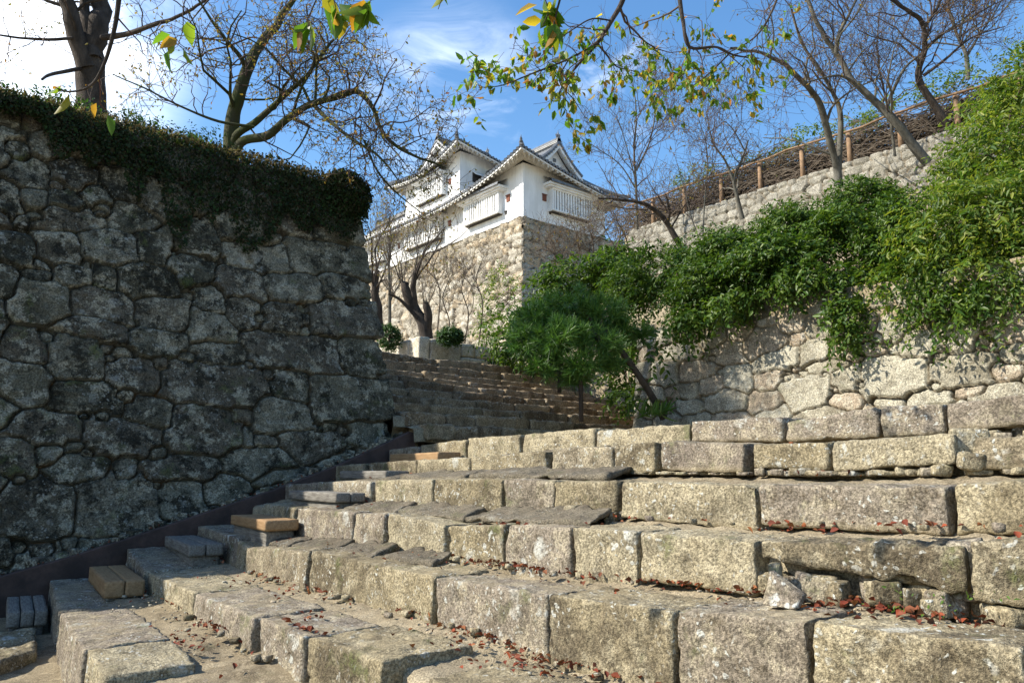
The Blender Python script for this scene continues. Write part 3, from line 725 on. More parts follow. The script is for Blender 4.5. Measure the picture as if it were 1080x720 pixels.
RST = [(640,455,815,560),(818,455,990,530),(985,465,1085,515),(425,505,545,598),(475,455,610,497),(558,475,635,545),(545,550,630,600),(330,545,425,610),(215,545,325,610),(265,480,345,540),
 (345,490,420,540),(190,505,260,560),(140,460,250,520),(65,460,140,540),(130,565,210,612),(350,425,470,485),(320,378,430,450),(415,330,490,385),(205,370,265,425),(280,360,345,410),
 (235,410,310,470),(100,415,200,460),(745,380,860,455),(500,270,550,310),(670,560,750,590),(760,540,880,580),(880,530,970,560),(610,410,700,450),(355,335,400,375),(440,385,490,420),(680,345,760,410)]
RST = [(660+a/2.571, 200+b/2.571, 660+c/2.571, 200+d/2.571) for a, b, c, d in RST]
S = blend_sites(manual(RST, rpt), auto_sites(r0, -9, 3, 1.6, 4.4, .28, .5, (1.0, 1.9)))
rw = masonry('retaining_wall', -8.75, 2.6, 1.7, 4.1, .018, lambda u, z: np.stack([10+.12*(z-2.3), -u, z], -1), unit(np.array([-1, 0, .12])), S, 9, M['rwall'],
             depth=.10, jw=.03, rough=.014, off=.016, nlo=1.0, warp=.02, fill=80, back=(.9, 0, 0), fillr=(.03, .08), bulge=.006)
tag(rw, 'sunlit pale retaining wall of fitted stones behind the steps on the right, plants hanging over it', 'stone wall')
S = auto_sites(r0, -16.2, 4.2, 5.8, 9.5, .17, .34, (.9, 1.9))
uw = masonry('retaining_wall', -16, 4, 6.6, 9.3, .033, lambda u, z: np.stack([18+.15*(z-7.5), -u, z], -1), unit(np.array([-1, 0, .15])), S, 15, M['uwall'],
             depth=.09, jw=.045, rough=.014, off=.016, warp=.035, fill=300, bulge=.005, back=(.7, 0, 0), fillr=(.05, .1))
tag(uw, 'long grey stone retaining wall high up on the slope at the right, below the rail fence', 'stone wall')
# bank beside the upper flight (behind the pine)
heightsheet('bank', 13.3, 18.2, 8.62, 15.5, .3, lambda u, v: lerp(2.2+.36*(v-8.6), 7.6, sst(u, 13.3, 18.4))+.15*nz2(u, v, .7), M['soil'], skirt=2.5)

# castle base
CX0, CY0, CZ0 = 31.37, 36.25, 17.95
cb = thing('stone_rampart', 'high tan stone base under the white turret, curving steeply down behind the upper steps', 'stone base')
def bat(z): t = (CZ0-z)/14.0; return 3.6*t**1.35
def cfl(u, z): b = bat(z); return np.stack([CX0-b, u-b*np.clip(1-(u-CY0)/6, 0, 1), z], -1)
def cfr(u, z): b = bat(z); return np.stack([u-b*np.clip(1-(u-CX0)/6, 0, 1), CY0-b, z], -1)
rc = np.random.RandomState(8)
def quoins(u0, z0, z1, side):
    S = []; z = z0; k = side
    while z < z1: S.append((u0+(.75 if k % 2 else .4), z+.27, .8 if k % 2 else .45, .28)); z += .54; k += 1
    return S
S = blend_sites(quoins(CY0, 4, 18, 0), auto_sites(rc, CY0-1, 68, 3.5, 18.1, .35, .75, (.9, 1.8), .25))
masonry('sunlit_face', CY0, 67, 4, CZ0, .085, cfl, unit(np.array([-1, 0, .3])), S, 31, M['cwall'], cb, depth=.22, jw=.12, rough=.035, off=.09, warp=.12, fill=260, bulge=.0, fillr=(.08, .18))
S = blend_sites(quoins(CX0, 4, 18, 1), auto_sites(rc, CX0-1, 47, 3.5, 18.1, .35, .75, (.9, 1.8), .25))
masonry('shaded_face', CX0, 46, 4, CZ0, .085, cfr, unit(np.array([0, -1, .3])), S, 32, M['cwall'], cb, depth=.22, jw=.12, rough=.035, off=.09, warp=.12, fill=160, bulge=.0, fillr=(.08, .18))
mb = MB(); mb.box((CX0+.1, CY0+.1, 4), (46, 67, CZ0-.02)); mb.build('core', M['soil'], cb)
rebase(cb, (CX0, CY0, 4))

# parapet at the head of the upper steps
pw = thing('parapet_wall', 'low parapet of squared pale stone blocks at the head of the upper steps', 'stone parapet')
pz = 4.12
def pblock(lo, hi, seed, mat=None):
    C = np.array([[[(x, y, z) for z in (lo[2], hi[2])] for y in (lo[1], hi[1])] for x in (lo[0], hi[0])])
    mesh('stone_block', *hexblock(C, .06, .025, .01, .012, seed), mat or M['parapet'], pw, True)
zt = 4.87
for i, (a, b, z0, z1) in enumerate([(10.1, 10.42, pz, zt), (10.44, 11.35, pz, zt-.02), (11.37, 11.8, 4.5, zt-.03), (11.37, 12.2, pz-.1, 4.49), (11.82, 12.35, 4.5, zt-.06), (12.22, 13.1, pz-.1, 4.45), (12.37, 13.1, 4.46, zt-.06)]):
    pblock((a, 15.5, z0), (b-.01, 15.95, z1), i)
for i, (a, b) in enumerate([(15.96, 16.75), (16.77, 17.6), (17.62, 18.5)]): pblock((10.1, a, pz), (10.5, b, zt-.04*i-.02), 20+i)
rebase(pw, (10.1, 15.5, 4.1))

# ================================================================== EDGING BOARD AND TIMBER HALF-STEPS
top_px = [(-60, 626), (0, 608), (70, 588), (140, 566), (215, 541), (290, 516), (360, 489), (410, 466), (433, 455), (438, 456)]
pts = [aty(x, y, 9.26) for x, y in top_px]
eb = MB()
P = np.array([[(p[0], 9.26, p[2]-.55), (p[0], 9.26, p[2]-.01), (p[0], 9.27, p[2]), (p[0], 9.35, p[2]), (p[0], 9.36, p[2]-.01), (p[0], 9.36, p[2]-.55)] for p in pts])
eb.grid(P); eb.add(P[-1], [[0, 1, 2, 3, 4, 5]]); eb.add(P[0], [[5, 4, 3, 2, 1, 0]])
tag(eb.build('edging_board', M['board']), 'dark brown edging board slanting up along the foot of the left wall', 'edging board')
gl = Lumps(); rg = np.random.RandomState(14)
for i in range(150):
    t = rg.rand(); u = lerp(-.5, 5.9, t); z = np.interp(u, [p[0] for p in pts], [p[2] for p in pts])
    s = rg.uniform(.04, .16); gl.add(rock(rg, (u, rg.uniform(9.38, 9.5), z-.06+rg.uniform(0, .07)), (s*1.3, s, s*.8), i), rg.rand())
heightsheet('gutter_soil', -2, 6.1, 9.34, 9.75, .08, lambda u, v: np.interp(u, [p[0] for p in pts], [p[2] for p in pts])-.05+.03*nz2(u, v, 5), M['soil'], skirt=.5)
tag(gl.build('foot_rubble', M['lwall']), 'loose dark rubble along the foot of the left wall behind the edging board', 'rubble', kind='stuff')

TIMB = [('weathered grey timber half-step of three beams at the lower left corner', 'oldwood', 0, (8, 649), (4, 627), .31, 3, .13, 1),
        ('new yellow-brown timber half-step with checked planks, second from the bottom', 'newwood', 1, (111, 617), (94, 595), .33, 2, .14, 1),
        ('weathered grey two-plank timber half-step, third up along the edging board', 'oldwood', 2, (200, 582), (172, 567), .33, 2, .11, 1),
        ('yellow-brown timber half-step lying across the tread, fourth up along the edging board', 'newwood', 3, (281, 551), (244, 546), .32, 1, .10, 0),
        ('grey timber half-step of two stacked beams, fifth up along the edging board', 'oldwood', 4, (356, 520), (305, 519), .30, 2, .09, 0),
        ('single dark grey beam half-step, sixth up along the edging board', 'oldwood', 5, (408, 496), (359, 498), .28, 1, .09, 0),
        ('topmost yellow-brown beam half-step, by the upper end of the edging board', 'newwood', 6, (463, 475), (412, 485), .30, 1, .10, 0)]
for label, mt, k, pf, pbk, wu, n, th, flat in TIMB:
    X0 = TOPS[k][0]-wu-.04; a, b = onrow(*pf, X0), onrow(*pbk, X0)
    zt = float(top_at(k, (a[1]+b[1])/2))-(.10 if k else .12)
    if k in (1, 2): zt = float(top_at(k, (a[1]+b[1])/2))-.075
    zt = min(zt, (a[2]+b[2])/2+.03) if not flat else zt
    va, vb = a[1], min(b[1], 9.2, a[1]+1.5)
    if k == 0: va, vb = 8.05, 9.1
    wv = vb-va; vc = (va+vb)/2; xc = float(curve(X0, vc))+wu/2; yaw = -math.atan((float(curve(X0, vb))-float(curve(X0, va)))/wv)
    e = thing('timber_step', label, 'timber step', group='timber half-steps along the edging board')
    seed = int(pf[0])
    for i in range(n):
        a0, a1 = -wu/2+wu*i/n, -wu/2+wu*(i+1)/n-.006
        C = np.array([[[(xx, yy, zz) for zz in (-th, 0)] for yy in (-wv/2, wv/2)] for xx in (a0, a1)])
        mesh('beam', *hexblock(C, .025, .008, .002, .004, seed+i), M[mt], e, True)
    C = np.array([[[(xx, yy, zz) for zz in (-th-.2, -th-.002)] for yy in (-wv/2+.05, wv/2-.03)] for xx in (-wu/2+.03, wu/2-.03)])
    mesh('bearer', *hexblock(C, .03, .006, .002, .003, seed+9), M['oldwood'], e, True)
    e.location = (xc, vc, zt); e.rotation_euler = (0, 0, yaw)
# ================================================================== TURRET
ct = thing('castle_turret', 'white plastered castle turret with grey tiled roofs standing on the high stone base', 'castle turret')
def body(name, u0, u1, v0, v1, z0, z1):
    b = MB(); b.box((u0, v0, z0), (u1, v1, z1)); return b.build(name, M['plaster'], ct)
LU1, LV1 = 39.0, 62.0
UU0, UU1, UV0, UV1 = 32.57, 38.6, 44.9, 52.4
body('lower_wall', CX0, LU1, CY0, LV1, CZ0, 21.6)
body('upper_wall', UU0, UU1, UV0, UV1, 21.3, 25.6)
def fb(mbx, face, s0, s1, z0, z1, o0, o1, mi=0):
    """box on a facade: s along the wall, o outwards"""
    f, c = face
    if f == 'L': mbx.box((c-o1, s0, z0), (c-o0, s1, z1), mi)
    else: mbx.box((s0, c-o1, z0), (s1, c-o0, z1), mi)
def bay(face, s0, s1, z0, z1, zr0, roof_over=.45, nbar=14):
    e = MB(); n0 = .42
    fb(e, face, s0, s1, z0-.10, z0, .0, n0+.05); fb(e, face, s0, s1, z1, z1+.22, .0, n0+.04)       # sill and head
    for a in (s0, s1-.16): fb(e, face, a, a+.16, z0, z1, 0, n0)
    fb(e, face, s0+.16, s1-.16, z0, z1, 0, .16)
    o = e.build('window_bay', M['plaster'], ct)
    g = MB(); w = (s1-s0-.32)/nbar
    for i in range(nbar):
        a = s0+.16+w*i+w*.22; fb(g, face, a, a+w*.52, z0, z1, .30, .40)
    g.build('lattice', M['plaster'], o)
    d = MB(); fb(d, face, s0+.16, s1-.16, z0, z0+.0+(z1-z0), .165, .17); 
    d.build('shade_sheet', M['plaster_dull'], o)  # duller sheet, its tone stands in for the shade behind the bars
    k = MB(); fb(k, face, s0+.1, s1-.1, z0-.15, z0-.105, .0, .3); k.build('drip_board', M['darkgap'], o)
    r = MB(); s0r, s1r = s0-roof_over, s1+roof_over
    P = []
    ss = np.arange(s0r, s1r, .055)
    for j, (oo, zz) in enumerate(((.0, zr0+.45), (.45, zr0+.2), (.85, zr0+.05), (.87, zr0-.10), (.80, zr0-.12))):
        wob = .035*np.abs(np.sin(ss*math.pi/.25)) if j < 3 else 0*ss
        f, c = face
        P.append(np.stack([np.full(len(ss), c-oo), ss, zz+wob], -1) if f == 'L' else np.stack([ss, np.full(len(ss), c-oo), zz+wob], -1))
    r.grid(np.array(P)); r.build('bay_roof', M['tile'], o, False)
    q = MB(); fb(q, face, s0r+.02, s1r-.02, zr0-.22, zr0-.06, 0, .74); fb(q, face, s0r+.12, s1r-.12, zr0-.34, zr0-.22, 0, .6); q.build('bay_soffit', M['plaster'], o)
FL, FR = ('L', CX0), ('R', CY0)
bay(FL, 38.3, 42.2, 18.75, 20.05, 20.5); bay(FL, 45.2, 49.9, 18.72, 19.95, 20.4); bay(FL, 53, 57, 18.7, 19.95, 20.4)
bay(FR, 33.55, 37.35, 18.85, 20.2, 20.65)
bay(('L', UU0), 46.6, 50.4, 22.75, 24.2, 24.55, .1)
def hole(face, s, z, w, h, mt, nm):
    b = MB(); fb(b, face, s-w/2, s+w/2, z-h/2, z+h/2, -.02, .05); fb(b, face, s-w/2-.04, s+w/2+.04, z+h/2, z+h/2+.05, 0, .09); b.build(nm, M[mt], ct)
hole(FL, 37.75, 19.55, .34, .42, 'rust', 'loophole_shutter'); hole(FR, 33.2, 19.6, .34, .42, 'rust', 'loophole_shutter')
hole(('L', UU0), 46.15, 23.5, .3, .38, 'rust', 'loophole_shutter'); hole(FL, 44.4, 19.5, .3, .38, 'rust', 'loophole_shutter'); hole(FL, 51.3, 19.4, .3, .38, 'rust', 'loophole_shutter')
hole(FL, 38.0, 18.62, .16, .18, 'darkgap', 'gun_port'); hole(FR, 33.7, 18.68, .16, .18, 'darkgap', 'gun_port'); hole(('L', UU0), 46.3, 22.6, .16, .18, 'darkgap', 'gun_port')
# open top-hung window of the upper storey
wb = MB(); fb(wb, ('R', UV0), 33.75, 34.75, 23.45, 24.25, -.02, .03); ow = wb.build('window', M['darkgap'], ct)
wb = MB(); wb.add([(33.72, UV0-.03, 24.3), (34.78, UV0-.03, 24.3), (34.78, UV0-.5, 23.95), (33.72, UV0-.5, 23.95), (33.72, UV0-.03, 24.24), (34.78, UV0-.03, 24.24), (34.78, UV0-.5, 23.89), (33.72, UV0-.5, 23.89)],
                  [(0,1,2,3),(7,6,5,4),(0,3,7,4),(1,5,6,2),(3,2,6,7),(0,4,5,1)]); wb.build('shutter', M['plaster'], ow)

def ornament(p, s=1.0, yaw=0.0):
    """finial with a base, a bulb and two curled fins"""
    m_ = MB(); prof = [(0, .20), (.10, .22), (.18, .13), (.30, .17), (.44, .13), (.58, .06), (.85, .015)]
    pts = np.array([(0, 0, h) for h, r in prof])*s+p; m_.tube(pts, [r*s for h, r in prof], 8)
    for sg in (-1, 1):
        q = np.array([(0, 0, .12), (sg*.18, 0, .22), (sg*.26, 0, .40), (sg*.20, 0, .55)])*s
        c, n = math.cos(yaw), math.sin(yaw); q = np.stack([q[:, 0]*c, q[:, 0]*n, q[:, 2]], -1)+p
        m_.tube(q, np.array([.09, .08, .06, .02])*s, 6)
    return m_
def irimoya(u0, u1, v0, v1, ze, over, inset, zin, zr, axis, gable_in, lifts=(1, 1, 1, 1), slow=1.25):
    """hipped skirt plus a gabled upper roof; axis = direction of the ridge"""
    A = (u0-over, u1+over, v0-over, v1+over)
    if axis == 'v': B = (u0+inset, u1-inset, v0+gable_in, v1-gable_in)
    else: B = (u0+gable_in, u1-gable_in, v0+inset, v1-inset)
    co_ = lambda R: [(R[0], R[2]), (R[1], R[2]), (R[1], R[3]), (R[0], R[3])]
    a, b = co_(A), co_(B); roof = MB(); sof = MB(); raf = MB(); tiles = MB(); fas = MB(); HP = []
    wl = [(u0, v0), (u1, v0), (u1, v1), (u0, v1)]
    def CE(k, f, Ln):
        pw, ln = (slow, Ln) if k == 0 else (2.8, 14.0 if Ln > 14 else Ln)
        return max(lifts[k]*max(0, 1-f*Ln/ln)**pw, lifts[(k+1) % 4]*max(0, 1-(1-f)*Ln/(ln if k else 4))**(pw if k else 2.4))
    for k in range(4):
        p0, p1, q0, q1 = (np.array(x, float) for x in (a[k], a[(k+1) % 4], b[k], b[(k+1) % 4]))
        w0, w1 = np.array(wl[k], float), np.array(wl[(k+1) % 4], float)
        Ln = np.linalg.norm(p1-p0); n = int(Ln/.06); s = np.linspace(0, 1, n)
        ce = np.array([CE(k, f_, Ln) for f_ in s])
        R = []
        for vv in np.linspace(0, 1, 7):
            e = p0+(p1-p0)*s[:, None]; i_ = q0+(q1-q0)*s[:, None]; xy = e+(i_-e)*vv
            z = ze+.12+(zin-ze-.12)*(vv*.72+.28*vv**2)+ce*(1-vv)**1.3+.05*np.abs(np.sin(s*Ln*math.pi/.30))
            R.append(np.column_stack([xy, z]))
        roof.grid(np.array(R))
        e = p0+(p1-p0)*s[:, None]; w = w0+(w1-w0)*s[:, None]; inn = unit(w-e)
        rows = [np.column_stack([e, ze+ce+.10]), np.column_stack([e, ze+ce-.10]), np.column_stack([e+inn*.10, ze+ce-.13]), np.column_stack([lerp(e, w, .5), ze+ce*.75+.28]), np.column_stack([lerp(e, w, 1.0), ze+ce*.5+.62])]
        sof.grid(np.array(rows[2:]))
        fas.grid(np.array([np.column_stack([e+inn*.04, ze+ce-.03]), np.column_stack([e+inn*.04, ze+ce-.13]), np.column_stack([e+inn*.10, ze+ce-.13])]))
        # wide board below the soffit and rafters
        for t_ in np.arange(.25, Ln-.2, .42):
            f = t_/Ln; c_ = CE(k, f, Ln); e_ = p0+(p1-p0)*f; w_ = w0+(w1-w0)*f; tg = unit(p1-p0)*.08
            i_ = unit(w_-e_)
            def rp(d, zz): return lerp(e_, w_, d), zz
            m_ = []
            for d, z0_, z1_ in ((.07, ze+c_-.25, ze+c_-.12), (.55, ze+c_*.75+.14, ze+c_*.75+.30)):
                for sg in (-1, 1):
                    for zz in (z0_, z1_): m_.append((*(lerp(e_, w_, d)+tg*sg), zz))
            raf.add(m_, [(0,1,3,2),(4,6,7,5),(0,4,5,1),(2,3,7,6),(0,2,6,4),(1,5,7,3)])
        for t_ in np.arange(.1, Ln, .30):
            f = t_/Ln; c_ = CE(k, f, Ln); e_ = p0+(p1-p0)*f; nrm = -unit((w0+(w1-w0)*f)-e_)
            c3 = np.array([*e_, ze+c_+.07]); ax = np.array([*nrm, 0])
            tiles.tube([c3-ax*.10, c3+ax*.05], [.115, .115], 7)
        # hip ridge
        hp = np.array([np.append(p0+(q0-p0)*vv, ze+.12+(zin-ze-.12)*(vv*.72+.28*vv**2)+lifts[k]*(1-max(vv, 0))**1.3+.13) for vv in np.linspace(-.02, 1, 8)])
        hips = MB(); hips.tube(hp, .15, 8)
        if k < 3 or True:
            orn = ornament(hp[0]+np.array([0, 0, .05]), .55, math.atan2(*(unit(q0-p0)[::-1]))); 
            hips.add(np.concatenate(orn.v), [f for kk in orn.f for f in orn.f[kk]]); HP.append(hips)
    rf = roof.build('roof', M['tile'], ct, True)
    tiles.build('eave_tiles', M['tile'], rf); [h_.build('hip_ridge', M['tile'], rf) for h_ in HP]
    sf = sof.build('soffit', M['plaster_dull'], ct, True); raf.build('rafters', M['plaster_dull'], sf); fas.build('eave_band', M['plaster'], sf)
    # upper gabled part
    g = MB(); rd = MB()
    if axis == 'v': c = (B[0]+B[1])/2; hw = (B[1]-B[0])/2; e0, e1 = B[2]-.55, B[3]+.55; mk = lambda x, l, z: np.stack([c+x, l, z], -1)
    else: c = (B[2]+B[3])/2; hw = (B[3]-B[2])/2; e0, e1 = B[0]-.55, B[1]+.55; mk = lambda x, l, z: np.stack([l, c+x, z], -1)
    ls_ = np.linspace(e0, e1, int((e1-e0)/.06)); tt = np.linspace(0, 1, 9)
    prof = lambda t_: zin-.12+(zr-zin+.12)*(t_*.68+.32*t_**2.2)
    for sg in (-1, 1):
        X, Lg = np.meshgrid(sg*(hw+.25)*(1-tt), ls_, indexing='ij'); Z = prof(tt)[:, None]+.05*np.abs(np.sin((Lg-e0)*math.pi/.30))
        g.grid(mk(X, Lg, Z+.08))
        for end, dr in ((e0, 1), (e1, -1)):
            x = sg*(hw+.25)*(1-tt)
            tl = mk(x, np.full(9, end+dr*.1), prof(tt)+.15); rd.tube(tl, .15, 7)
            ns = int(np.linalg.norm(tl[0]-tl[-1])/.27)
            for j in range(ns):
                f = (j+.5)/ns; x_ = sg*(hw+.25)*(1-f); z_ = prof(np.array([f]))[0]
                q0 = mk(np.array([x_, x_]), np.array([end-dr*.06, end+dr*.25]), np.array([z_+.07, z_+.07])); rd.tube(q0, .085, 6)
    g.build('gable_roof', M['tile'], rf, True)
    for pl, end, dr in ((e0+.55, e0, 1), (e1-.55, e1, -1)):
        gw = MB(); x = np.concatenate([-hw*(1-tt), (hw*(1-tt))[::-1]]); z = np.concatenate([prof(tt), prof(tt)[::-1]])
        top = mk(x, np.full(18, pl), z); bot = mk(x, np.full(18, pl), np.full(18, zin-.35)); gw.grid(np.array([top, bot]))
        gwo = gw.build('gable_wall', M['plaster'], ct)
        for sg in (-1, 1):
            ver = MB(); x = sg*(hw+.25)*(1-tt)
            ver.grid(np.array([mk(x, np.full(9, end), prof(tt)+.0), mk(x, np.full(9, end), prof(tt)-.28), mk(x, np.full(9, end+dr*.14), prof(tt)-.28), mk(x, np.full(9, end+dr*.5), prof(tt)-.02)]))
            ver.build('barge_board', M['plaster'], gwo)
        for x0_, x1_, z0_, z1_ in ((-.12, .12, zr-1.15, zr-.92), (-.75, .75, zr-1.98, zr-1.72), (-.32, .32, zr-1.72, zr-1.52)):
            dv = MB(); q = [mk(np.array([x_]), np.array([l_]), np.array([z_]))[0] for l_ in (pl-.06*dr, pl+.02*dr) for x_ in (x0_, x1_) for z_ in (z0_, z1_)]
            dv.add(q, [(0,1,3,2),(4,6,7,5),(0,4,5,1),(2,3,7,6),(0,2,6,4),(1,5,7,3)]); dv.build('gable_ornament', M['tile'], gwo)
    z0_ = zr+.05
    for h_, w_ in ((0, .24), (.13, .20), (.26, .16)): 
        q = mk(np.zeros(2), np.array([e0+.02, e1-.02]), np.array([z0_+h_+.06]*2)); rd.tube(q, w_, 8)
    wl_ = MB(); 
    for h_, x_ in ((.02, .25), (.16, .21), (.02, -.25), (.16, -.21)): wl_.tube(mk(np.full(2, x_), np.array([e0-.02, e1+.02]), np.array([z0_+h_]*2)), .025, 6)
    rd.build('ridge', M['tile'], rf)
    wl_.build('ridge_plaster_lines', M['plaster_dull'], rf)
    for end, dr in ((e0, 1), (e1, -1)):
        p = mk(np.zeros(1), np.array([end+.15*dr]), np.array([z0_+.35]))[0]
        ornament(p, .75, 0 if axis == 'v' else math.pi/2).build('ridge_finial', M['tile'], rf)
irimoya(CX0, LU1, CY0, LV1, 20.3, 1.15, 1.85, 22.3, 24.15, 'v', 1.1, (1.72, .35, .6, .6), 1.3)
irimoya(UU0, UU1, UV0, UV1, 24.5, 1.15, 1.5, 26.0, 27.7, 'u', .9, (1.35, .7, .5, .5), 1.2)
rebase(ct, (CX0, CY0, CZ0))

# ================================================================== RAIL FENCE on the upper wall
fe = thing('rail_fence', 'brown wooden rail fence choked with dry brushwood on top of the high grey wall', 'fence')
rf_ = np.random.RandomState(40)
rail = MB()
for v in np.arange(-4, 16.2, 1.28):
    m_ = MB(); x = 18.55+rf_.uniform(-.04, .04); m_.tube([(x, v, 9.1), (x+.02, v, 10.2)], [.065, .06], 8); m_.build('post', M['fencewood'], fe, True)
for h in (10.2,): 
    vv = np.linspace(-4.2, 16.2, 40); rail.tube(np.stack([np.full(40, 18.46), vv, h+.03*np.sin(vv*2)+.02*np.sin(vv*5)], -1), .03, 7)
rail.build('rail', M['fencewood'], fe, True)
rebase(fe, (18.55, 6, 9.2))
br = Tubes()
for i in range(6500):
    v = rf_.uniform(-4.5, 16.4); p = np.array([rf_.uniform(18.7, 19.6), v, rf_.uniform(9.15, 10.15)])
    d = unit(np.array([rf_.normal()*.3, rf_.choice([-1, 1])*rf_.uniform(.5, 1), rf_.normal()*.35])); ln = rf_.uniform(.7, 2.0)
    Q = np.array([p+d*ln*t_+np.array([0, 0, .25*math.sin(t_*3.1)*ln*.4]) for t_ in np.linspace(0, 1, 5)])
    Q += rf_.normal(size=Q.shape)*.06; Q[:, 0] = np.maximum(Q[:, 0], 18.62); Q[:, 2] = np.clip(Q[:, 2], 9.2, 10.25+.55*rf_.rand()**2); br.add(Q, np.linspace(.012, .006, 5), 3)
tag(br.build('brushwood', M['brush'], None), 'tangled dry brown vine stems heaped behind the rail fence', 'dry vines', kind='stuff')
fo = foliage(rf_, [((19.3+rf_.uniform(-.3, .6), v, 10.55+.022*max(0, 14-v)+rf_.uniform(-.1, .4)), (.5, .7, .3)) for v in np.arange(-4, 15, 1.1)], 1900, 8, (.2, .5), .085, .3, .5)
tag(mesh('hedge_growth', fo[0], fo[1], M['vinebright']), 'loose green growth rising along the top of the rail fence', 'greenery', kind='stuff')

# ================================================================== SHRUBS over the right wall
def shrub(name, label, blobs, n, per, shoot, leaf, mat, seed, group, base=None, droop=.4, up=.3, bias=(-.05, 0, 0), wid=.45, stems=10, cat='shrub', keep=None):
    rg_ = np.random.RandomState(seed); e = thing(name, label, cat, group=group)
    if group == G: blobs = [((c_[0]+{'hanging_shrub': .30, 'arching_shrub': .06}.get(name, .06), c_[1], c_[2]+{'hanging_shrub': .12, 'arching_shrub': .04}.get(name, 0)), R_) for c_, R_ in blobs]
    V, F = foliage(rg_, blobs, n, per, shoot, leaf, droop, up, wid, bias, keep); mesh('foliage', V, F, mat, e, True)
    c0 = np.array(base if base is not None else (blobs[0][0][0]+.9, blobs[0][0][1], blobs[0][0][2]-.2), float)
    tb_ = Tubes()
    for i in range(stems):
        b = blobs[rg_.randint(len(blobs))]; t_ = np.array(b[0])+unit(rg_.normal(size=3))*np.array(b[1])*rg_.uniform(.5, .95)
        mid = (c0+t_)/2+np.array([0, 0, .25])+rg_.normal(size=3)*.12; Q = smooth_line([c0+rg_.normal(size=3)*.1, mid, t_], 9)
        tb_.add(Q, np.linspace(.02, .005, 9), 4)
    tb_.build('stems', M['twig'], e); rebase(e, c0); return e
def blob(x, y, d, rx, ry, rd=None):
    """ellipsoid seen at a picture place, d metres away"""
    k = d/FOC*.82; return (tuple(atd(x, y+.18*ry, d)), (np.array([rx*k]*3)+0)*np.array([1, 1, ry/rx]))
G = 'shrubs spilling over the right retaining wall'
shrub('hanging_shrub', 'dark green leafy shrub above the pine, at the left end of the hanging greenery', [blob(690, 285, 13.2, 48, 34), blob(655, 300, 14, 36, 28), blob(715, 318, 12.6, 30, 22)], 1800, 10, (.2, .45), .075, M['vine'], 1, G)
shrub('hanging_shrub', 'rounded green shrub cresting the wall right of the pine, above the palest stones', [blob(755, 268, 12.6, 50, 32), blob(735, 298, 12, 36, 26), blob(775, 292, 11.7, 40, 25)], 1900, 10, (.2, .45), .072, M['vine'], 2, G)
shrub('hanging_shrub', 'green shrub in the middle of the wall top, over the bare stones', [blob(825, 243, 12.2, 48, 32), blob(800, 272, 11.4, 40, 26), blob(845, 272, 11.2, 40, 22)], 1900, 10, (.2, .45), .072, M['vine'], 3, G)
shrub('hanging_shrub', 'deep green shrub with a dark hollow below it, above the hanging vine', [blob(905, 215, 12, 52, 30), blob(880, 242, 11.2, 46, 30), blob(935, 238, 11, 46, 32), blob(925, 265, 10.9, 40, 22)], 2300, 10, (.2, .45), .072, M['vine'], 4, G)
shrub('hanging_vine', 'ragged dark vine hanging down the bare stones in the middle of the right wall', [blob(888, 292, 10.75, 18, 24), blob(890, 325, 10.45, 20, 22), blob(893, 352, 10.3, 13, 12)], 300, 9, (.15, .35), .085, M['vine'], 5, G, droop=.7, up=-.3, cat='vine')
shrub('hanging_vine', 'thin ragged vine trailing over the stones left of the yellow-green shrub', [blob(945, 310, 10.3, 20, 18), blob(925, 290, 10.6, 22, 16), blob(955, 335, 10.0, 12, 12)], 260, 10, (.15, .4), .08, M['vinebright'], 25, G, droop=.8, up=-.2, cat='vine')
shrub('hanging_vine', 'leafy fringe trailing below the deep green shrubs in the middle of the wall', [blob(850, 285, 11, 24, 12), blob(800, 302, 11.4, 20, 12), blob(780, 318, 11.6, 14, 12), blob(692, 338, 12.6, 14, 16)], 300, 9, (.15, .4), .08, M['vine'], 26, G, droop=.8, up=-.2, cat='vine')
shrub('hanging_vine', 'short vine tuft trailing below the wall top next to the pine', [blob(722, 332, 12, 22, 18), blob(765, 318, 11.5, 24, 10), blob(830, 292, 11, 18, 12)], 300, 9, (.15, .35), .085, M['vine'], 6, G, droop=.7, up=-.2, cat='vine')
shrub('arching_shrub', 'big yellow-green shrub arching out over the wall at the right edge', [blob(1045, 225, 9.8, 60, 46), blob(1000, 245, 10, 42, 38), blob(1050, 275, 9.5, 48, 32), blob(985, 280, 10, 34, 28)], 1150, 16, (.4, 1.0), .085, M['vinebright'], 7, G, droop=.6, up=.35, wid=.36, stems=22)
shrub('arching_shrub', 'bright green shrub climbing to the top of the right edge', [blob(1050, 160, 10.8, 46, 40), blob(1080, 95, 11.6, 44, 38), blob(1020, 195, 10.8, 34, 30), blob(1105, 190, 10, 50, 60), blob(1062, 115, 12.5, 34, 26)], 1250, 15, (.35, .9), .09, M['vinebright'], 8, G, droop=.5, up=.4, wid=.36, stems=18)
shrub('arching_shrub', 'lowest dark-leaved shrub hanging down the wall at the right edge', [blob(1000, 318, 9.6, 32, 22), blob(1040, 312, 9.4, 36, 24), blob(960, 292, 10.1, 26, 22), blob(1090, 300, 9.2, 40, 36)], 800, 12, (.3, .6), .09, M['vine'], 9, G, droop=.7, up=.1, wid=.4, stems=14)
shrub('bank_shrub', 'leafy green shrub behind the pine below the shaded side of the castle base', [blob(600, 302, 17, 44, 22), blob(650, 282, 17, 40, 20), blob(565, 345, 17.5, 30, 36)], 900, 10, (.3, .6), .12, M['vine'], 10, 'shrubs on the bank behind the pine', droop=.3, up=.6)
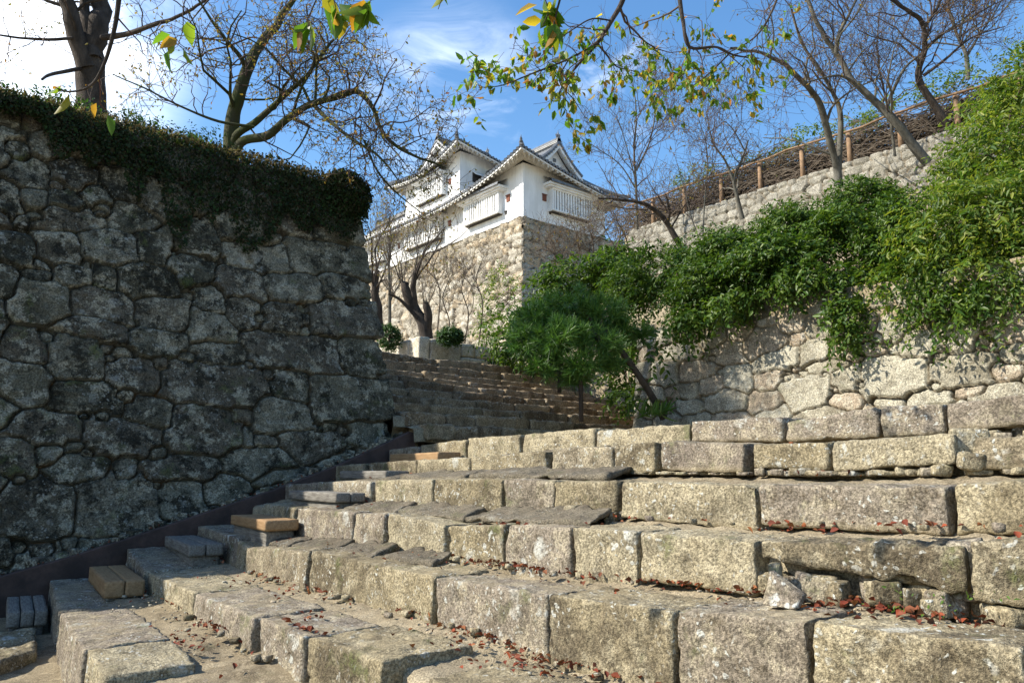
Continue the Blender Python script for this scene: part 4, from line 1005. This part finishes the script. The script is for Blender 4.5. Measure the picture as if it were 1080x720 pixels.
shrub('bank_shrub', 'dark shrub filling the shade low behind the pine', [blob(640, 345, 15, 50, 45), blob(560, 372, 19, 40, 30), blob(540, 350, 19, 34, 40), blob(690, 360, 12.4, 14, 30), blob(664, 392, 14.5, 26, 26), blob(672, 418, 13.5, 22, 16)], 900, 10, (.3, .6), .12, M['vine'], 12, 'shrubs on the bank behind the pine')
shrub('creeper', 'thin bright creeper climbing the castle base left of its corner', [blob(519, 305, 30, 10, 26), blob(512, 345, 29, 12, 22), blob(540, 300, 30, 8, 14), blob(527, 285, 31, 6, 10)], 170, 8, (.3, .8), .11, M['vinebright'], 13, None, droop=.1, up=.9, cat='creeper')

# ================================================================== HEDGE, IVY on the left wall
rh = np.random.RandomState(50)
def topz(u): return TER
bl = []
for u in np.arange(-3.5, 3.6, .35): bl.append(((u, 11.55, TER+.30+.16*rh.rand()), (.36, .32, .24+.1*rh.rand())))
hd_ = thing('hedge', 'low dark evergreen hedge along the top of the left wall, glinting in backlight', 'hedge')
V, F = foliage(rh, bl, 2600, 9, (.15, .32), .055, .15, .5, .5); mesh('foliage', V, F, M['hedge'], hd_, True)
tb_ = Tubes()
for u in np.arange(-3.5, 3.6, .3): tb_.add(np.array([(u, 11.55, TER-.05), (u+rh.normal()*.05, 11.55, TER+.3), (u+rh.normal()*.1, 11.5, TER+.55)]), [.015, .012, .006], 4)
tb_.build('stems', M['twig'], hd_); rebase(hd_, (0, 11.55, TER))
# ivy mat spilling over the edge; lower fringe follows the picture: deepest in the middle
fr = lambda u: np.interp(u, [-4, .8, 1.4, 2.2, 3.0, 3.6, 4.2, 4.8, 5.4], [.12, .2, .4, .75, 1.05, 1.05, .85, .75, .65])
n = 34000; u = rh.uniform(-4, 5.62, n); dn = fr(u)*rh.uniform(-.25, 1, n)**1.0*np.clip(1+1.3*fbm(np.stack([u*2.2, u*0, u*0+4], 1), 3), .25, 1.8)
z = TER+.02-np.maximum(dn, -.1); out_ = .05+.22*rh.rand(n)*np.clip(1.1-dn/1.2, .2, 1); y = 9.45+.17*(z-.5)-out_
top = dn < 0; y[top] += rh.uniform(0, .5, top.sum()); z[top] += .04*rh.rand(top.sum())
P = np.stack([u, y, z], -1); Dl = rh.normal(size=P.shape)*.6+np.array([0, -.3, -.7]); Nn = rh.normal(size=P.shape)*.6+np.array([0, -1, .7])
n2 = 5000; a = rh.uniform(0, 1, n2); P2 = np.stack([5.5+.22*rh.rand(n2), lerp(10.2, 12.5, a), TER+.05-rh.rand(n2)**1.5*.75], -1)
# rounded bulge at the corner
c_ = unit(rh.normal(size=(6000, 3)))*np.array([.42, .45, .42])*rh.uniform(.75, 1, (6000, 1))+np.array([5.32, 10.35, TER-.14])
P = np.concatenate([P, P2, c_]); k = len(P)-n
Dl = np.concatenate([Dl, rh.normal(size=(k, 3))+np.array([.3, 0, -.8])]); Nn = np.concatenate([Nn, rh.normal(size=(k, 3))*.7+np.array([.7, -.4, .5])])
ll = rh.uniform(.02, .048, len(P))*(1+.6*(rh.rand(len(P)) < .12)); V, F = leaves(P, Dl, Nn, ll, ll*.75, .2, .15)
tag(mesh('ivy', V, F, M['ivy']), 'dark mat of ivy and moss hanging over the top edge of the left wall', 'ivy', kind='stuff')
n = 6500; u = rh.uniform(-4, 5.5, n); P = np.stack([u, 10.2+rh.uniform(-.05, .5, n), np.full(n, TER)+.02], -1)
Dl = rh.normal(size=P.shape)*.5+np.array([0, -.4, .6]); ll = rh.uniform(.04, .13, n)
V, F = leaves(P, Dl, rh.normal(size=P.shape)+np.array([0, -.5, .2]), ll, ll*.05+.004, .1, .5)
tag(mesh('dry_grass', V, F, M['grassdry']), 'straggling dry grass along the rim of the left wall', 'dry grass', kind='stuff')
n = 260; u = np.concatenate([rh.normal(1.5, .12, n//2), rh.normal(3.1, .2, n//2)]); P = np.stack([u, 10.3+rh.uniform(0, .15, n), np.full(n, TER)], -1)
Dl = rh.normal(size=P.shape)*.35+np.array([0, -.3, .9]); ll = rh.uniform(.10, .24, n); V, F = leaves(P, Dl, rh.normal(size=P.shape), ll, ll*.04+.004, .1, .3)
tag(mesh('grass', V, F, M['grass']), 'small tufts of green grass on the rim of the left wall', 'grass', kind='stuff')

# ================================================================== PINE, BUSHES
pn = thing('pine_tree', 'small round-headed pine with a leaning trunk beside the foot of the upper steps', 'pine tree')
rp_ = np.random.RandomState(60); tt_ = Tubes(); pb = atd(700, 441, 12.2)
tr = smooth_line([pb, atd(684, 412, 12.1), atd(664, 382, 12.0), atd(648, 362, 11.9), atd(625, 350, 11.7), atd(600, 340, 11.6)], 26)
tt_.add(tr, np.linspace(.062, .025, 26), 9)
pads = [(560,330,11.7,34,20),(600,312,11.8,38,18),(640,325,11.8,38,20),(548,358,11.5,30,22),(590,352,11.2,40,22),(636,358,11.4,36,22),(575,385,11.4,30,18),(616,385,11.2,34,18),(648,385,11.6,22,14),(600,335,12.4,45,24),(560,345,12.5,36,26),(640,345,12.6,36,28),(606,402,11.5,22,9),(664,345,11.9,16,18),(690,352,12.0,12,10)]
tuft = []
for x, y, d, rx, ry in pads:
    c, R = blob(606+(x-606)*.84, 352+(y-352)*.92, d, rx*.86, ry*.85); tt_.add(smooth_line([tr[18], (tr[18]+np.array(c))/2+np.array([0, 0, .08]), c], 8), np.linspace(.03, .008, 8), 5)
    m_ = int(36*rx*ry/700)+12; o = unit(rp_.normal(size=(m_, 3))); q = np.array(c)+o*R*rp_.uniform(.45, 1.0, (m_, 1)); tuft.append(np.concatenate([q, o], 1))
tuft = np.concatenate(tuft); k = 30; ax = unit(tuft[:, 3:]+np.array([0, 0, .75])+rp_.normal(size=(len(tuft), 3))*.3)
Dn = unit(ax[:, None]*.75+rp_.normal(size=(len(tuft), k, 3))*.55).reshape(-1, 3); P = np.repeat(tuft[:, :3], k, 0)+np.repeat(ax, k, 0)*rp_.uniform(-.06, .05, (len(Dn), 1))
L_ = rp_.uniform(.10, .19, len(Dn))[:, None]; sdv = unit(np.cross(Dn, rp_.normal(size=Dn.shape)))*.0058
Vn = np.stack([P-sdv, P+sdv, P+Dn*L_+sdv*.4, P+Dn*L_-sdv*.4], 1).reshape(-1, 3); Fn = np.arange(len(Vn)).reshape(-1, 4)
tt_.build('trunk', M['bark'], pn); mesh('needles', Vn, Fn, M['needle'], pn, True)
rebase(pn, pb)
for label, x, y0, y1, d, r in (('thin straight dark prop standing on the lowest step under the middle of the pine', 613, 441, 352, 11.3, .035), ('thin dark prop farther back under the left side of the pine', 590, 411, 370, 12.6, .035)):
    m_ = MB(); a, b = atd(x, y0, d), atd(x, y1, d); b[:2] = a[:2]; b[2] = atd(x, y1, d)[2]; m_.tube([a-np.array([0, 0, .05]), (a+b)/2, b], [r, r*.95, r*.9], 8)
    tag(m_.build('tree_prop', M['bark'], None, True), label, 'prop')
n = 70; c = np.array(atd(688, 438, 11.9)); P = c+rp_.normal(size=(n, 3))*np.array([.16, .12, .02]); Dl = rp_.normal(size=P.shape)*.5+np.array([0, 0, .9]); ll = rp_.uniform(.12, .3, n)
V, F = leaves(P, Dl, rp_.normal(size=P.shape), ll, ll*.12, .1, .4); tag(mesh('fern_tuft', V, F, M['grass']), 'small bright green tuft of grass at the foot of the leaning pine trunk', 'grass tuft')
def bush(label, x, y, d, r, ry, seed):
    rb = np.random.RandomState(seed); e = thing('clipped_bush', label, 'bush', group='clipped bushes by the parapet')
    c, R = blob(x, y, d, r, ry); V, F = foliage(rb, [(c, R*1.0)], 900, 7, (.08, .18), .05, .1, .4, .55, inner=.7); mesh('foliage', V, F, M['bush'], e, True)
    t_ = Tubes()
    for i in range(6): t_.add(np.array([np.array(c)-np.array([0, 0, R[2]*1.05]), np.array(c)+rb.normal(size=3)*R*.3]), [.02, .01], 5)
    t_.build('stems', M['twig'], e); rebase(e, np.array(c)-np.array([0, 0, R[2]*1.05]))
bush('round clipped bush left of the pale parapet, by the wall corner', 411, 353, 19.0, 14, 14, 70)
bush('low clipped bush peeping over the middle of the parapet', 476, 354, 18.6, 13, 7, 71)

# ================================================================== TREES
def px_limb(T, pts, r0, r1, n=9, k=None): return T.limb([atd(*p) for p in pts], r0, r1, n, 1.0, k)
# left wall, forked trunk
T = Tree(101, .6); 
a = px_limb(T, [(97,135,13.4),(95,85,13.4),(96,62,13.4),(103,30,13.5),(107,-5,13.6),(112,-90,13.9)], .27, .12, 12)
b = px_limb(T, [(92,72,13.3),(82,42,13.2),(74,10,13.1),(64,-30,13),(40,-100,12.8)], .17, .08, 10)
c = px_limb(T, [(99,62,13.3),(93,30,13.4),(88,-5,13.5),(86,-80,13.7)], .12, .06, 9)
d = px_limb(T, [(108,40,13.3),(135,36,13.0),(160,26,12.7),(190,16,12.4),(225,-5,12)], .055, .018, 7)
e = px_limb(T, [(86,72,13.2),(66,76,12.8),(52,80,12.5),(44,84,12.3)], .04, .02, 7)
f = px_limb(T, [(80,40,13.1),(50,42,12.8),(20,40,12.5),(-20,34,12)], .03, .012, 6)
for L in (a, b, c): T.sprout(*L, 7, 1.9, 3, .2, 1, .25, .9, count2=5)
for L in (d, f): T.sprout(*L, 9, 1.1, 2, .15, 1, .1, .8, count2=5)
T.build('cherry_tree', 'dark forked cherry tree on the left wall at the upper left corner', 'tree', atd(97,112,13.4), M['bark'], M['twig'], T.leaf(1300, .055, .5, 2), M['autumn'])
# left wall, spreading mossy cherry
T = Tree(102, .7)
Ls = [px_limb(T, [(243,182,12.6),(244,142,12.6),(250,108,12.6),(262,70,12.7),(278,42,12.8),(296,18,12.9),(312,-8,13),(330,-70,13.2)], .135, .03, 11),
      px_limb(T, [(244,160,12.6),(250,142,12.5),(268,130,12.4),(284,116,12.4),(300,102,12.3),(322,82,12.2),(340,58,12.1),(352,42,12.1)], .07, .02, 10),
      px_limb(T, [(244,168,12.6),(256,149,12.4),(282,143,12.3),(302,126,12.2),(325,112,12.0),(352,104,11.9),(375,96,11.8),(392,110,11.7),(402,136,11.7),(418,154,11.7),(438,165,11.7),(458,172,11.8),(470,178,11.9)], .075, .009, 10),
      px_limb(T, [(262,76,12.7),(252,58,12.5),(238,42,12.3),(222,20,12.1),(205,-8,11.9)], .045, .015, 7),
      px_limb(T, [(330,110,12),(350,130,11.8),(375,150,11.6),(400,165,11.5),(420,190,11.5)], .035, .01, 7),
      px_limb(T, [(268,134,12.3),(230,128,12.0),(190,112,11.8),(150,92,11.7),(120,78,11.6)], .025, .008, 6),
      px_limb(T, [(384,148,11.7),(398,180,11.8),(420,205,12),(445,225,12.1)], .02, .008, 6)]
for i, L in enumerate(Ls): T.sprout(*L, (14, 16, 28, 11, 14, 12, 10)[i], (1.5, 1.3, 1.25, 1.1, 1.0, .9, .8)[i], 3 if i < 3 else 2, .22, 1, .08, .85, count2=6, shrink=.6)
T.build('cherry_tree', 'spreading mossy cherry tree on the left wall with a long arm reaching towards the castle', 'tree', atd(243,152,12.6), M['barkmoss'], M['twig'], T.leaf(4200, .055, .5, 2), M['autumn'])
# pollard on the terrace
T = Tree(103, .5)
Ls = [px_limb(T, [(450,358,21),(447,342,21),(438,326,21),(430,312,21),(427,298,21)], .19, .11, 11, 24), px_limb(T, [(449,350,21),(452,332,20.9),(449,318,20.9)], .14, .10, 10), px_limb(T, [(438,326,21),(436,305,20.9),(437,288,20.8)], .10, .06, 9),
      px_limb(T, [(440,335,20.9),(424,318,20.7),(410,309,20.5)], .06, .025, 8)]
T.sprout(*Ls[0], 6, 2.2, 3, .5, 1, .7, .6, rs=.16, count2=5); T.sprout(*Ls[1], 5, 1.8, 3, .6, 1, .6, .7, rs=.16, count2=5); T.sprout(*Ls[2], 7, 2.6, 3, .6, 1, .8, .5, rs=.4, count2=5); T.sprout(*Ls[3], 5, 1.6, 2, .5, 1, .6, .7, rs=.5)
T.build('pollarded_tree', 'stout pollarded tree with upright shoots behind the pale parapet', 'tree', atd(450,358,21), M['bark'], M['brush'], T.leaf(420, .08, .5, 2), M['autumn'])
T = Tree(104, .5); L = px_limb(T, [(399,350,23),(398,325,23),(395,305,23),(398,285,23)], .17, .08, 9); T.sprout(*L, 9, 2.6, 3, .4, 1, .5, .6, rs=.4, count2=5)
L = px_limb(T, [(399,335,23),(388,318,23),(380,300,23)], .09, .04, 8); T.sprout(*L, 6, 1.8, 3, .4, 1, .5, .7, rs=.4, count2=5)
T.build('bare_tree', 'dark bare tree half hidden by the corner of the left wall', 'tree', atd(399,350,23), M['bark'], M['brush'], T.leaf(260, .08, .5, 2), M['autumn'])
T = Tree(105, .35); L = px_limb(T, [(411,345,25),(411,310,25),(410,280,25),(412,255,25),(411,228,25)], .06, .02, 7); T.sprout(*L, 14, 1.7, 3, .2, 1, .5, .6, rs=.5, count2=5)
T.build('bare_sapling', 'thin upright grey sapling left of the pollarded tree', 'tree', atd(411,345,25), M['barkpale'], M['brush'], T.leaf(220, .08, .5, 2), M['autumn'])
T = Tree(106, .4)
for x, y, ln in ((470, 340, 2.4), (490, 330, 2.2), (505, 320, 2.0), (460, 310, 2)):
    L = px_limb(T, [(x, 362, 27), (x+4, y, 27), (x-3, y-26, 27), (x+6, y-50, 27)], .03, .012, 5); T.sprout(*L, 10, ln*.7, 3, .2, 1, .3, .8, rs=.6, count2=5)
T.build('bare_thicket', 'pale leafless thicket in front of the sunlit face of the castle base', 'bare shrubs', atd(478,362,27), M['brush'], M['brush'], T.leaf(150, .07, .5, 2), M['autumn'])
T = Tree(107, .5)
for x, y, x2, y2 in ((585,285,578,245),(605,280,612,240),(625,278,620,238),(645,272,655,236),(665,272,650,232),(600,275,570,262),(640,275,600,258)):
    L = px_limb(T, [(x, y+8, 22), ((x+x2)/2+3, (y+y2)/2, 22), (x2, y2, 22)], .03, .012, 5); T.sprout(*L, 9, 1.3, 3, .1, 1, .15, .9, rs=.6, count2=5)
T.build('bare_thicket', 'brown leafless thicket below the shaded face of the castle base', 'bare shrubs', atd(625,290,22), M['brush'], M['brush'], T.leaf(200, .07, .5, 2), M['autumn'])
# right slope
def slope_tree(seed, label, limbs, bark, nleaf, base, leafs=.06, lv=3, cnt=8, ln=1.6, name='cherry_tree', up=.25, lm='autumn', hang=.5, twig='twig', grp='cherry trees on the right slope'):
    T = Tree(seed, .55)
    for i, (pts, r0, r1, c, l) in enumerate(limbs):
        L = px_limb(T, pts, r0*.66, r1*.6, 9)
        if c: T.sprout(*L, c, l, lv, .22, 1, up, .85, count2=5, shrink=.6)
    T.build(name, label, 'tree', atd(*base), bark, M[twig], T.leaf(nleaf, leafs, .5, 2, hang), M[lm], grp)
slope_tree(111, 'grey twin-stemmed cherry tree in front of the middle of the high wall',
  [([(884,196,17),(883,178,17),(876,152,16.9),(865,112,16.7),(850,90,16.4),(828,68,16),(800,56,15.6),(770,50,15.2)], .15, .04, 10, 1.7), ([(884,184,17),(886,150,17.1),(886,122,17.2),(880,100,17.2),(862,70,17.1),(846,45,17),(835,10,17)], .11, .035, 10, 1.8),
   ([(872,128,16.8),(880,110,16.6),(905,92,16.5),(935,80,16.4)], .05, .015, 7, 1.2)], M['barkpale'], 420, (884,196,17))
slope_tree(112, 'tall leaning cherry tree sloping up to the left across the rail fence',
  [([(978,172,15.8),(962,152,15.8),(944,128,15.8),(927,110,15.9),(903,88,16),(884,60,16.1),(866,32,16.1),(852,2,16.2),(838,-40,16.2)], .16, .05, 11, 1.9), ([(882,56,16),(884,40,15.9),(892,22,15.8),(906,-4,15.7)], .08, .03, 6, 1.6),
   ([(935,114,15.9),(942,96,15.8),(954,72,15.7),(974,54,15.6),(1003,30,15.5),(1030,10,15.4)], .06, .018, 9, 1.4), ([(903,88,16),(885,80,15.8),(862,84,15.6),(835,92,15.3)], .05, .012, 8, 1.1)], M['barkpale'], 420, (978,172,15.8))
slope_tree(113, 'crooked dark cherry tree at the upper right with a bent trunk',
  [([(997,130,15.6),(985,110,15.6),(973,92,15.6),(969,74,15.6),(975,50,15.5),(974,26,15.4),(958,12,15.2),(940,0,15)], .13, .05, 11, 1.7), ([(974,80,15.6),(998,62,15.4),(1025,40,15.2),(1060,28,15)], .05, .014, 8, 1.3), ([(974,30,15.4),(990,5,15.3),(1000,-40,15.2)], .06, .03, 6, 1.5)], M['bark'], 380, (997,130,15.6))
slope_tree(114, 'slender bare tree against the sky near the top right corner',
  [([(1021,84,19.5),(1019,58,19.5),(1012,42,19.5),(1005,22,19.5),(1000,0,19.5)], .09, .03, 10, 1.9), ([(1019,60,19.5),(1030,42,19.5),(1042,24,19.5),(1060,-5,19.5)], .06, .02, 10, 1.8), ([(1012,42,19.5),(1016,15,19.5),(1020,-20,19.5)], .05, .02, 8, 1.6)], M['barkpale'], 300, (1021,84,19.5), up=.4)
slope_tree(115, 'young pale cherry tree with forked crown before the left part of the high wall',
  [([(783,231,18.5),(778,210,18.5),(774,190,18.5),(782,170,18.5),(790,148,18.5)], .09, .03, 8, 1.5), ([(774,192,18.5),(765,170,18.5),(752,150,18.5),(745,120,18.4)], .05, .015, 8, 1.5), ([(786,160,18.5),(775,140,18.4),(765,128,18.3)], .03, .012, 6, 1.2)], M['barkpale'], 260, (783,231,18.5), lv=3)
slope_tree(116, 'old mossy cherry stump reaching left towards the castle with a long low arm',
  [([(722,264,19.5),(712,250,19.5),(704,236,19.5),(694,224,19.4),(680,215,19.3),(664,212,19.1),(648,210,19),(632,209,18.9)], .13, .035, 10, 1.5), ([(704,236,19.5),(706,222,19.4),(702,205,19.3)], .07, .03, 6, 1.3)], M['bark'], 200, (722,264,19.5))
slope_tree(117, 'thin bare tree between the turret and the left end of the high wall',
  [([(672,242,23),(671,200,23),(669,160,23),(671,118,23),(668,85,23)], .07, .02, 14, 2.2), ([(671,180,23),(685,150,23),(691,115,23),(683,85,23)], .05, .015, 12, 2), ([(671,200,23),(655,175,23),(635,160,23),(612,145,23)], .035, .012, 9, 1.6)], M['barkpale'], 420, (672,242,23), .075, up=.4, name='bare_tree')
slope_tree(118, 'straight thin sapling rising from the shrubs left of the young pale cherry',
  [([(741,250,16.5),(743,215,16.5),(746,180,16.5),(744,150,16.5),(735,120,16.5)], .03, .01, 12, 1.2), ([(737,252,16.5),(728,225,16.5),(722,200,16.5),(712,165,16.5)], .025, .008, 9, 1.1)], M['barkpale'], 260, (741,250,16.5), .06, up=.35, name='bare_sapling')
slope_tree(119, 'bare sapling leaning over the fence between the two tall leaning cherries',
  [([(944,165,18),(938,120,18),(930,85,18),(925,50,18),(928,10,18)], .05, .018, 12, 1.8), ([(936,110,18),(915,75,18),(905,40,18)], .03, .012, 9, 1.5)], M['barkpale'], 200, (944,165,18), .06, up=.4, name='bare_sapling')

# overhead cherry boughs
def bough(seed, label, limbs, nleaf, size, base, cnt=6, ln=.6, lev=2, twig='twig', hang=.9, clump=4, rmin=.0016):
    T = Tree(seed, .8)
    for pts, r0, r1, c, l, lv in limbs:
        L = px_limb(T, pts, r0, r1, 7); T.tips.append((L[0][len(L[0])//2:], 1))
        if c: T.sprout(*L, c, l, lv, .15, 1, -.12, .8, count2=4, rmin=rmin, shrink=.55)
    T.build('cherry_bough', label, 'bough', atd(*base), M['bark'], M[twig], T.leaf(nleaf, size, .5, 2, hang, True, clump), M['cherry'], 'overhead cherry boughs')
bough(131, 'overhanging cherry bough with green and orange leaves in the sky above the castle',
  [([(668,-40,5.2),(657,0,5.2),(645,22,5.2),(630,46,5.2),(612,66,5.25),(598,82,5.3),(588,98,5.3)], .020, .004, 9, .5, 2), ([(630,46,5.2),(600,62,5.1),(560,78,5.0),(530,90,4.9),(505,92,4.85)], .009, .002, 10, .34, 2), ([(630,46,5.2),(640,58,5.3),(650,70,5.4),(668,75,5.5)], .008, .003, 5, .4, 2),
   ([(645,22,5.2),(625,20,5.1),(606,30,5.0),(585,45,4.9),(570,60,4.9)], .006, .002, 7, .36, 2), ([(600,62,5.1),(590,85,5.1),(605,105,5.2),(618,125,5.2)], .005, .002, 7, .3, 2)], 650, .062, (668,-40,5.2))
bough(132, 'overhanging cherry bough thick with yellowing leaves before the upper right trees',
  [([(712,-40,6.2),(717,0,6.2),(721,24,6.2),(728,50,6.2),(757,50,6.3),(775,58,6.4),(800,62,6.5)], .020, .005, 10, .6, 2), ([(728,50,6.2),(722,75,6.3),(706,90,6.4),(690,98,6.5)], .008, .002, 8, .4, 2), ([(830,-30,6.5),(815,10,6.5),(800,35,6.5),(780,50,6.5),(752,62,6.6)], .012, .003, 11, .6, 2),
   ([(770,56,6.4),(745,80,6.6),(725,92,6.7),(700,85,6.8)], .007, .002, 9, .4, 2)], 620, .066, (712,-40,6.2))
bough(133, 'near cherry twig with big green leaves hanging at the top edge above the castle',
  [([(600,-30,3.0),(592,-5,3.0),(586,18,3.0),(582,36,3.0)], .006, .002, 3, .12, 1), ([(570,-30,3.0),(573,-8,3.0),(578,12,3.0),(572,28,3.0)], .004, .0015, 3, .1, 1)], 34, .095, (600,-30,3.0), clump=2)
bough(134, 'near drooping reddish twig at the top left with a few leaves on it',
  [([(128,-30,3.2),(125,2,3.2),(121,30,3.2),(113,60,3.2),(103,82,3.2),(92,93,3.2),(74,97,3.2),(60,93,3.2)], .011, .003, 4, .22, 1), ([(250,-30,3.3),(222,-2,3.3),(205,18,3.3),(192,35,3.3)], .005, .0015, 3, .2, 1), ([(205,-20,3.2),(194,5,3.2),(193,30,3.2),(188,48,3.2)], .003, .0014, 2, .1, 1)], 11, .095, (128,-30,3.2), twig='redtwig', clump=1)
bough(135, 'near bunch of backlit green leaves hanging at the top edge left of the castle',
  [([(345,-30,3.0),(336,-6,3.0),(328,12,3.0),(322,28,3.0)], .005, .0015, 2, .07, 1), ([(345,-20,3),(352,0,3),(356,18,3)], .003, .0014, 1, .06, 1), ([(400,-30,2.9),(395,-8,2.9),(388,6,2.9)], .003, .0014, 1, .05, 1), ([(478,-30,2.9),(468,-6,2.9),(462,10,2.9)], .003, .0014, 2, .06, 1)], 26, .11, (345,-30,3.0), clump=1)

# ================================================================== LEAF LITTER, GRASS on the steps
rl = np.random.RandomState(90); P = []; 
def litter(k, v, w):
    X = float(curve(TOPS[k][0], v)); Xn = float(curve(TOPS[k+1][0], v)); P.append((lerp(X, Xn, w), v, float(tread_z(k, v, w))+.015+.03*max(0, nz2(np.array([[lerp(X,Xn,w)]]), np.array([[v]]), 6)[0, 0])))
for k in range(6):
    for _ in range((120, 360, 420, 200, 120, 80)[k]):
        v = rl.uniform(-.5, 8.8)
        if nz2(np.array([[v]]), np.array([[k*3.3]]), .9, 2)[0, 0] < rl.uniform(-.25, .3): continue
        litter(k, v, 1-min(.8, abs(rl.exponential(.10))) if rl.rand() < .75 else rl.uniform(.3, 1))
for (x, y, k, n, s) in [(505,675,1,40,.13),(560,697,1,45,.15),(640,700,1,40,.16),(440,655,1,18,.1),(330,655,1,14,.1),(275,672,1,30,.12),(385,622,1,22,.10),(310,628,1,16,.12),(225,676,0,34,.12),(195,690,0,30,.12),(240,640,0,10,.12),(520,600,2,26,.09),(600,602,2,22,.10),(900,660,2,50,.12),(830,645,2,40,.12),(1000,675,2,40,.13),(740,622,2,26,.1),(450,580,2,20,.12),(360,575,2,16,.12),(570,600,2,12,.1),(690,545,3,14,.12),(840,570,3,20,.12),(620,548,3,20,.08),(400,560,3,14,.12)]:
    p = atz(x, y, float(tread_z(k, 4, .5)))
    for _ in range(n):
        v = p[1]+rl.normal()*s; X = float(curve(TOPS[k][0], v)); Xn = float(curve(TOPS[k+1][0], v)); w = np.clip((p[0]+rl.normal()*s*.7-X)/(Xn-X), .1, 1.0)
        litter(k, v, w)
for _ in range(70):
    q = pts[0]+0; u_ = rl.uniform(-.5, 5.6); P.append((u_, rl.uniform(9.26, 9.42), np.interp(u_, [p[0] for p in pts], [p[2] for p in pts])+.012))
P = np.array(P); Dl = rl.normal(size=P.shape)*np.array([1, 1, .22]); Nn = rl.normal(size=P.shape)*.55+np.array([0, 0, 1]); ll = rl.uniform(.017, .044, len(P))
V, F = leaves(P, Dl, Nn, ll, ll*.7, .5, -.35)
tag(mesh('leaf_litter', V, F, M['litter']), 'dry red-brown fallen leaves scattered and heaped along the step treads', 'fallen leaves', kind='stuff')
n = 36; c = [onrow(1040, 628, 3.12), onrow(960, 645, 3.0), onrow(985, 630, 3.1)]; P = np.array([c[i % 3]+rl.normal(size=3)*np.array([.03, .10, .015]) for i in range(n)])
V, F = leaves(P, rl.normal(size=P.shape)+np.array([-.3, 0, .8]), rl.normal(size=P.shape)+np.array([0, 0, 1]), rl.uniform(.01, .024, n), .009, .2, .2)
tag(mesh('weeds', V, F, M['grass']), 'tiny green weeds in the joints of the right-hand steps', 'weeds', kind='stuff')

rk = np.random.RandomState(123); gv = Lumps()
for i in range(800):
    k = int(rk.choice([0, 1, 2, 3], p=[.4, .3, .2, .1])); v = rk.uniform(.5, 8.6); w = 1-min(.75, abs(rk.normal())*.32)
    X = float(curve(TOPS[k][0], v)); Xn = float(curve(TOPS[k+1][0], v)); h_ = rk.uniform(.004, .014)*(1 if rk.rand() < .9 else 1.8)
    if nz2(np.array([[v*1.0]]), np.array([[k*2.2+w]]), 1.2, 2)[0, 0] < rk.uniform(-.2, .2): continue
    gv.add(rock(rk, (lerp(X, Xn, w), v, float(tread_z(k, v, w))+h_*.3+.004), (h_*1.5, h_*1.8, h_), i), rk.rand())
for i in range(260):
    p = np.array([rk.uniform(-1, 1.3), rk.uniform(3.5, 8.8)]); h_ = rk.uniform(.008, .03)
    gv.add(rock(rk, (p[0], p[1], .20+.05*nz2(np.array([[p[0]]]), np.array([[p[1]]]), .8)[0, 0]+h_*.3), (h_*1.5, h_*1.8, h_), i), rk.rand())
tag(gv.build('gravel', M['rwall']), 'small gravel and grit scattered over the treads and the dirt at the foot', 'gravel', kind='stuff')
